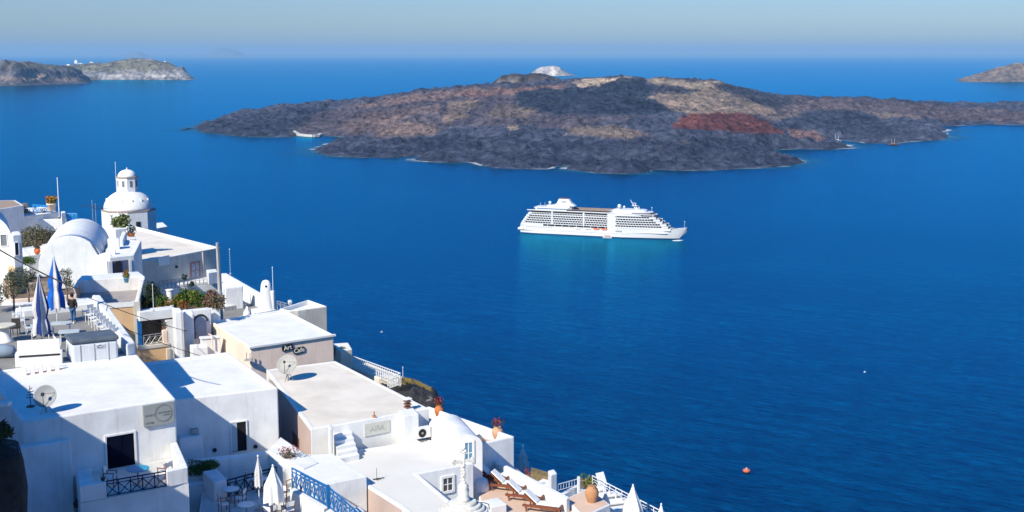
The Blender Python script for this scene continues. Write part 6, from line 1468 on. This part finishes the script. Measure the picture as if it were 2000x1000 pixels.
# hot tub style bar with grey cover
A0 = W(142, 712, hg); A1 = W(232, 702, hg); dd = (A1 - A0); L_ = dd.length; rz_ = math.atan2(dd.y, dd.x)
cpos = (A0 + A1) / 2; tub = thing('hot_tub', 'white panelled hot tub with padded dark grey cover on the terrace', 'hot tub', (cpos.x - math.sin(rz_) * .9, cpos.y + math.cos(rz_) * .9, cpos.z), rz_)
g = MB(); g.prism([(-L_ / 2, -.9), (L_ / 2, -.9), (L_ / 2, .9), (-L_ / 2, .9)], 0, 1.05); g.build('cabinet', mat('tub_panel', (.60, .62, .64), .6, .1, 1, stretch=(14, 1, .2)), tub, world=False, bevel=.12)
g = MB(); g.prism([(-L_ / 2 - .06, -.96), (L_ / 2 + .06, -.96), (L_ / 2 + .06, .96), (-L_ / 2 - .06, .96)], 1.06, 1.3); g.build('cover', TUBG, tub, world=False, bevel=.09)
for k in range(3): g = MB(); g.box((-L_ / 2 + L_ * (k + .6) / 3.3, -.91, .5), (.03, .03, .95)); g.build('panel_seam', GMET, tub, world=False)
g = MB(); g.box((.25, -.915, .82), (.45, .03, .2)); g.build('badge_plate', MET, tub, world=False)
g = MB(); g.tube([Vector((.25 + .18 * math.cos(a), -.935, .82 + .07 * math.sin(a))) for a in [i * math.pi / 8 for i in range(17)]], .012, 4); g.tube([Vector((.1, -.935, .76)), Vector((.25, -.935, .86)), Vector((.4, -.935, .76))], .012, 4); g.build('badge_emblem', RUST, tub, world=False)
# white box bench at front-left, tables
A0 = W(38, 716, hg); t = thing('storage_bench', 'long white storage bench with dark slot at the front of the terrace', 'bench', (A0.x + .9, A0.y + .4, A0.z), .3)
g = MB(); g.box((0, 0, .35), (2.3, .8, .7)); g.build('cabinet', WHITE, t, world=False, bevel=.04); g = MB(); g.box((0, .25, .95), (2.1, .14, .65), M=Matrix.Rotation(-.25, 3, 'X')); g.build('backrest', WHITE, t, world=False, bevel=.05); g = MB(); g.box((.05, -.39, .58), (2.0, .05, .1)); g.build('dark_slot', RUST, t, world=False)
def sqtable(label, p, rz, s=1.0, first=[None]):
    if first[0] is not None: return dup(first[0], p, rz, label)
    t = thing('square_table', label, 'table', p, rz, 'pale square terrace tables'); first[0] = t
    g = MB(); g.box((0, 0, .72), (1.1, .9, .05)); g.build('tabletop', mat('pale_tabletop', (.52, .57, .56), .4, .08, 2), t, world=False, bevel=.01)
    for sx in (-1, 1):
        for sy in (-1, 1): g = MB(); g.cyl((sx * .45, sy * .36, 0), (sx * .45, sy * .36, .7), .025); g.build('leg', MET, t, world=False)
    return t
for x, y, l in ((121, 655, 'pale square table right of the blue and white parasol'), (80, 660, 'pale square table under the blue and white parasol'), (136, 672, 'pale square table close to the hot tub')): sqtable(l, W(x, y, hg), .3)
# stack of white chairs along the parapet
wc = None
for k in range(9):
    f = k / 8; p = W(172 + 48 * f, 622 + 48 * f, hg); lab = ['farthest', 'second farthest', 'third farthest', 'fourth farthest', 'middle', 'fourth nearest', 'third nearest', 'second nearest', 'nearest'][k] + ' white chair in the row leaning on the terrace parapet'
    if wc is None: wc = chair(lab, p, R(60), MET, MET, 'white chairs along the parapet', arms=False)
    else: dup(wc, p, R(60 + 3 * (k % 3)), lab)
for x, y, l in ((40, 640, 'white chair beside the stone pedestal table'), (33, 628, 'white chair in front of the bushy olive tree'), (60, 655, 'white chair left of the blue and white parasol pole'), (100, 690, 'white chair between bench and hot tub')): dup(wc, W(x, y, hg), R(120), l)
t = thing('pedestal_table', 'round cream table on thick white masonry pedestal at the left edge', 'table', W(10, 668, hg))
g = MB(); g.cyl((0, 0, .9), (0, 0, 1.0), .62, .62, 28); g.build('tabletop', mat('cream_stone_top', (.66, .62, .5), .8), t, world=False, bevel=.02); g = MB(); g.sm = True; g.lathe([(.5, 0), (.45, .1), (.3, .35), (.24, .6), (.3, .9)], (0, 0, 0), 16); g.build('pedestal', WHITE, t, world=False)
g = MB(); p = W(8, 700, hg); g.sm = True; g.tube([p + Vector((-1.6, 0, .35)), p + Vector((-1.2, 0, .38)), p + Vector((0, .1, .38)), p + Vector((.45, .12, .36)), p + Vector((.6, .13, .35))], [.2, .36, .38, .3, .1], 12); tag(g.build('rolled_cushion', mat('blue_grey_cushion', (.22, .28, .36), .8)), 'rolled blue-grey cushion at the left edge of the terrace', 'cushion')
p = W(30, 655, hg); g = MB(); g.box(p + Vector((0, 0, .45)), (.5, .45, .06)); g.box(p + Vector((0, .2, .7)), (.5, .05, .5)); 
for a, b_ in ((-.2, -.18), (.2, -.18), (-.2, .18), (.2, .18)): g.cyl(p + Vector((a, b_, 0)), p + Vector((a, b_, .45)), .025)
tag(g.build('black_chair', RUST), 'black chair beside the cream pedestal table', 'chair')
# ------------------------------------------------------------- garden plants
block('garden_bed', 'white garden bed wall full of pots and plants in front of the flat house', [(430, 600), (345, 606), (274, 607), (286, 580), (425, 575)], 18.6, 5, roofm=mat('garden_soil', (.2, .14, .1)))
gx = [(287, 600, .5, DKGREEN, 'dark shrub in the shaded corner of the garden'), (300, 590, .8, DKGREEN, 'tall dark climbing plant beside the bent pipe'), (318, 600, .55, GREEN, 'leafy plant left of the white garden lantern'), (345, 600, .55, YGREEN, 'yellow-green plant right of the white garden lantern'), (362, 598, .7, GREEN, 'tall upright green plant in the garden middle'), (378, 598, .65, YGREEN, 'light green plant below the balcony wall'), (394, 598, .7, GREEN, 'dense green bush in the right garden'), (410, 600, .65, mat('reddish_twigs', (.24, .14, .09), .9, .4, 4), 'reddish twiggy shrub next to the concrete pole'), (424, 602, .55, DRY, 'dry brown shrub at the foot of the concrete pole')]
for k, (x, y, r_, m_, l) in enumerate(gx): bush('garden_plant', l, 'plant', W(x, y, 18.6), (r_ * 1.15, r_ * 1.0, r_ * 1.15), m_, 800, .2, 100 + k, group='garden plants')
for k, (x, y, f_, l) in enumerate(((285, 604, ORANF, 'small orange flower pot at the left end of the garden wall'), (312, 604, YGREEN, 'low yellow-green pot on the garden wall'), (326, 603, REDF, 'pot of pink-red flowers on the garden wall'), (336, 602, ORANF, 'white pot with orange flowers above the pier'), (352, 604, REDF, 'large red geranium hanging beside the pier'), (364, 603, REDF, 'second red geranium near the arched wall'))): potplant(l, W(x, y, 18.55), .16, .24, GREEN, 50, .12, f_, 120 + k, WHITE if k == 3 else TERRA, ph=.35, group='flower pots on the garden wall')
p = W(332, 590, 18.6); g = MB(); g.cyl(p, p + Vector((0, 0, .9)), .26, .24, 16); g.cyl(p + Vector((0, 0, .9)), p + Vector((0, 0, .98)), .3, .3, 16); tag(g.build('white_cistern', WHITE, None, bevel=.02), 'short round white vent column among the garden plants', 'column')
for k, (x, y, l) in enumerate(((362, 590, 'tall agave flower stalk in the garden'), (376, 590, 'shorter agave flower stalk in the garden'))):
    p = W(x, y, 18.6); t = thing('agave_stalk', l, 'plant', p, 0, 'agave stalks'); H_ = 1.9 - k * .5; g = MB(); g.tube([(0, 0, 0), (.03, 0, H_ * .5), (0, 0, H_)], [.05, .035, .02], 6); g.build('stem', BARK, t, world=False); g = MB(); leaves(g, (0, 0, H_), (.2, .2, .25), 70, .2, 140 + k, shell=0); g.build('head', DKGREEN, t, world=False)
# small villages on the far headland
VW = mat('far_village_white', (.75, .74, .72), .9)
rnd = random.Random(12)
for k, (x, y, w_, h_) in enumerate([(134, 128, 9, 3), (148, 121, 4, 5), (157, 126, 9, 3), (170, 129, 10, 2), (179, 124, 6, 4), (198, 126, 7, 3), (204, 128, 6, 2), (219, 131, 7, 2), (227, 124, 4, 2), (235, 125, 6, 3), (243, 122, 5, 2), (251, 118, 4, 3), (268, 133, 7, 2), (322, 121, 3, 2)]):
    Yd = 11750; a = WY(x - w_ * .7, y, Yd); b_ = WY(x + w_ * .7, y, Yd); t_ = WY(x, y - h_ * .8, Yd); wd = (b_.x - a.x); hh = t_.z - a.z
    g = MB(); xx = a.x
    g.prism([(a.x, Yd), (b_.x, Yd), (b_.x, Yd + 25), (a.x, Yd + 25)], a.z - 14, a.z + hh * .6); 
    g.prism([(a.x + wd * .2, Yd + 4), (a.x + wd * .65, Yd + 4), (a.x + wd * .65, Yd + 20), (a.x + wd * .2, Yd + 20)], a.z + hh * .6 - .1, a.z + hh)
    names = ['leftmost wide', 'tall dome-like', 'long', 'low long', 'square', 'paired left', 'paired right', 'lower middle', 'small', 'bright middle', 'small upper', 'hilltop', 'isolated lower', 'single rightmost']
    tag(g.build('village_house', VW), names[k] + ' white building cluster on the far headland crest', 'building', 'far village buildings')

# ============================================================= HILLSIDE under the town
cp_pts = [(-22, 48, 26.5), (-10, 56, 26.5), (0, 60, 27), (4, 64, 28), (8, 62, 30), (-24, 66, 23), (-13, 71, 25), (-5, 74, 26.5), (0, 70, 28), (-28, 80, 21), (-25, 92, 23.5), (-22, 98, 25), (-12, 84, 26), (-8, 80, 27), (-12, 92, 28), (-34, 122, 27), (-30, 138, 29), (-50, 152, 28), (-42, 110, 24), (-62, 150, 26), (-52, 98, 21), (-42, 80, 19), (-44, 60, 18), (-30, 40, 18), (-14, 28, 17), (4, 20, 16), (10, 40, 24), (-20, 108, 27), (-60, 180, 30), (-90, 120, 22), (-90, 60, 12), (-60, 20, 4), (0, -10, 3), (-40, -20, -2), (20, 10, 14)]
ev = tps_fit(np.array([(a, b) for a, b, c in cp_pts], float), np.array([CAMZ - c for a, b, c in cp_pts], float))
edge_ = np.array([(60, -60), (34, 0), (20, 30), (13, 50), (9.5, 62), (4.5, 66), (1, 69), (-3.5, 74.5), (-8, 82), (-11, 88), (-16, 99), (-19, 106), (-24, 118), (-28, 128), (-38, 146), (-46, 160), (-70, 190), (-110, 230), (-200, 300), (-400, 300), (-400, -60)], float)
xs = np.arange(-230, 190, 2.0); ys = np.arange(-40, 300, 2.0); X, Y = np.meshgrid(xs, ys); Pq = np.c_[X.ravel(), Y.ravel()]
d_, ins_ = seg_dist(Pq, edge_); Zg = ev(Pq); Zg = np.clip(Zg, 150, 224)
nz_ = np.array([fbm(a, b, .05, 8, 5) for a, b in Pq]); nz3 = np.array([fbm(a, b, .25, 9, 3) for a, b in Pq])
Zg = np.where(ins_, Zg, np.minimum(Zg, Zg - 2.0 - d_ * 1.9 + nz_ * 9 * np.clip(d_ / 20, 0, 1))) + nz3 * .12
Zg = np.maximum(Zg, -4)
nx = len(xs); ny = len(ys); I = np.arange(nx * ny).reshape(ny, nx)
q = np.stack([I[:-1, :-1], I[:-1, 1:], I[1:, 1:], I[1:, :-1]], -1).reshape(-1, 4)
me = bpy.data.meshes.new('hillside'); me.from_pydata(np.c_[Pq, Zg].tolist(), [], q.tolist())
ca = me.color_attributes.new('ground_colour', 'FLOAT_COLOR', 'POINT')
wgt = np.clip(ins_ * 1.0, 0, 1)[:, None]; colr = np.array((.42, .40, .37)) * wgt + np.array((.16, .11, .085)) * (1 - wgt)
ca.data.foreach_set('color', np.c_[colr, np.ones(len(colr))].ravel())
me.materials.append(terrain_material('hillside_ground', .25, .5)); hs = bpy.data.objects.new('hillside', me); C.objects.link(hs); hs['kind'] = 'structure'; hs['label'] = 'caldera hillside under the town dropping to the sea'
hb = MB(); hb.box((0, 60000, 409), (150000, 130000, 824))
ho = hb.build('haze', hz, None, loc=(0, 0, 0)); ho['kind'] = 'stuff'; ho['label'] = 'pale blue sea haze fading the far islands'; ho['category'] = 'haze'
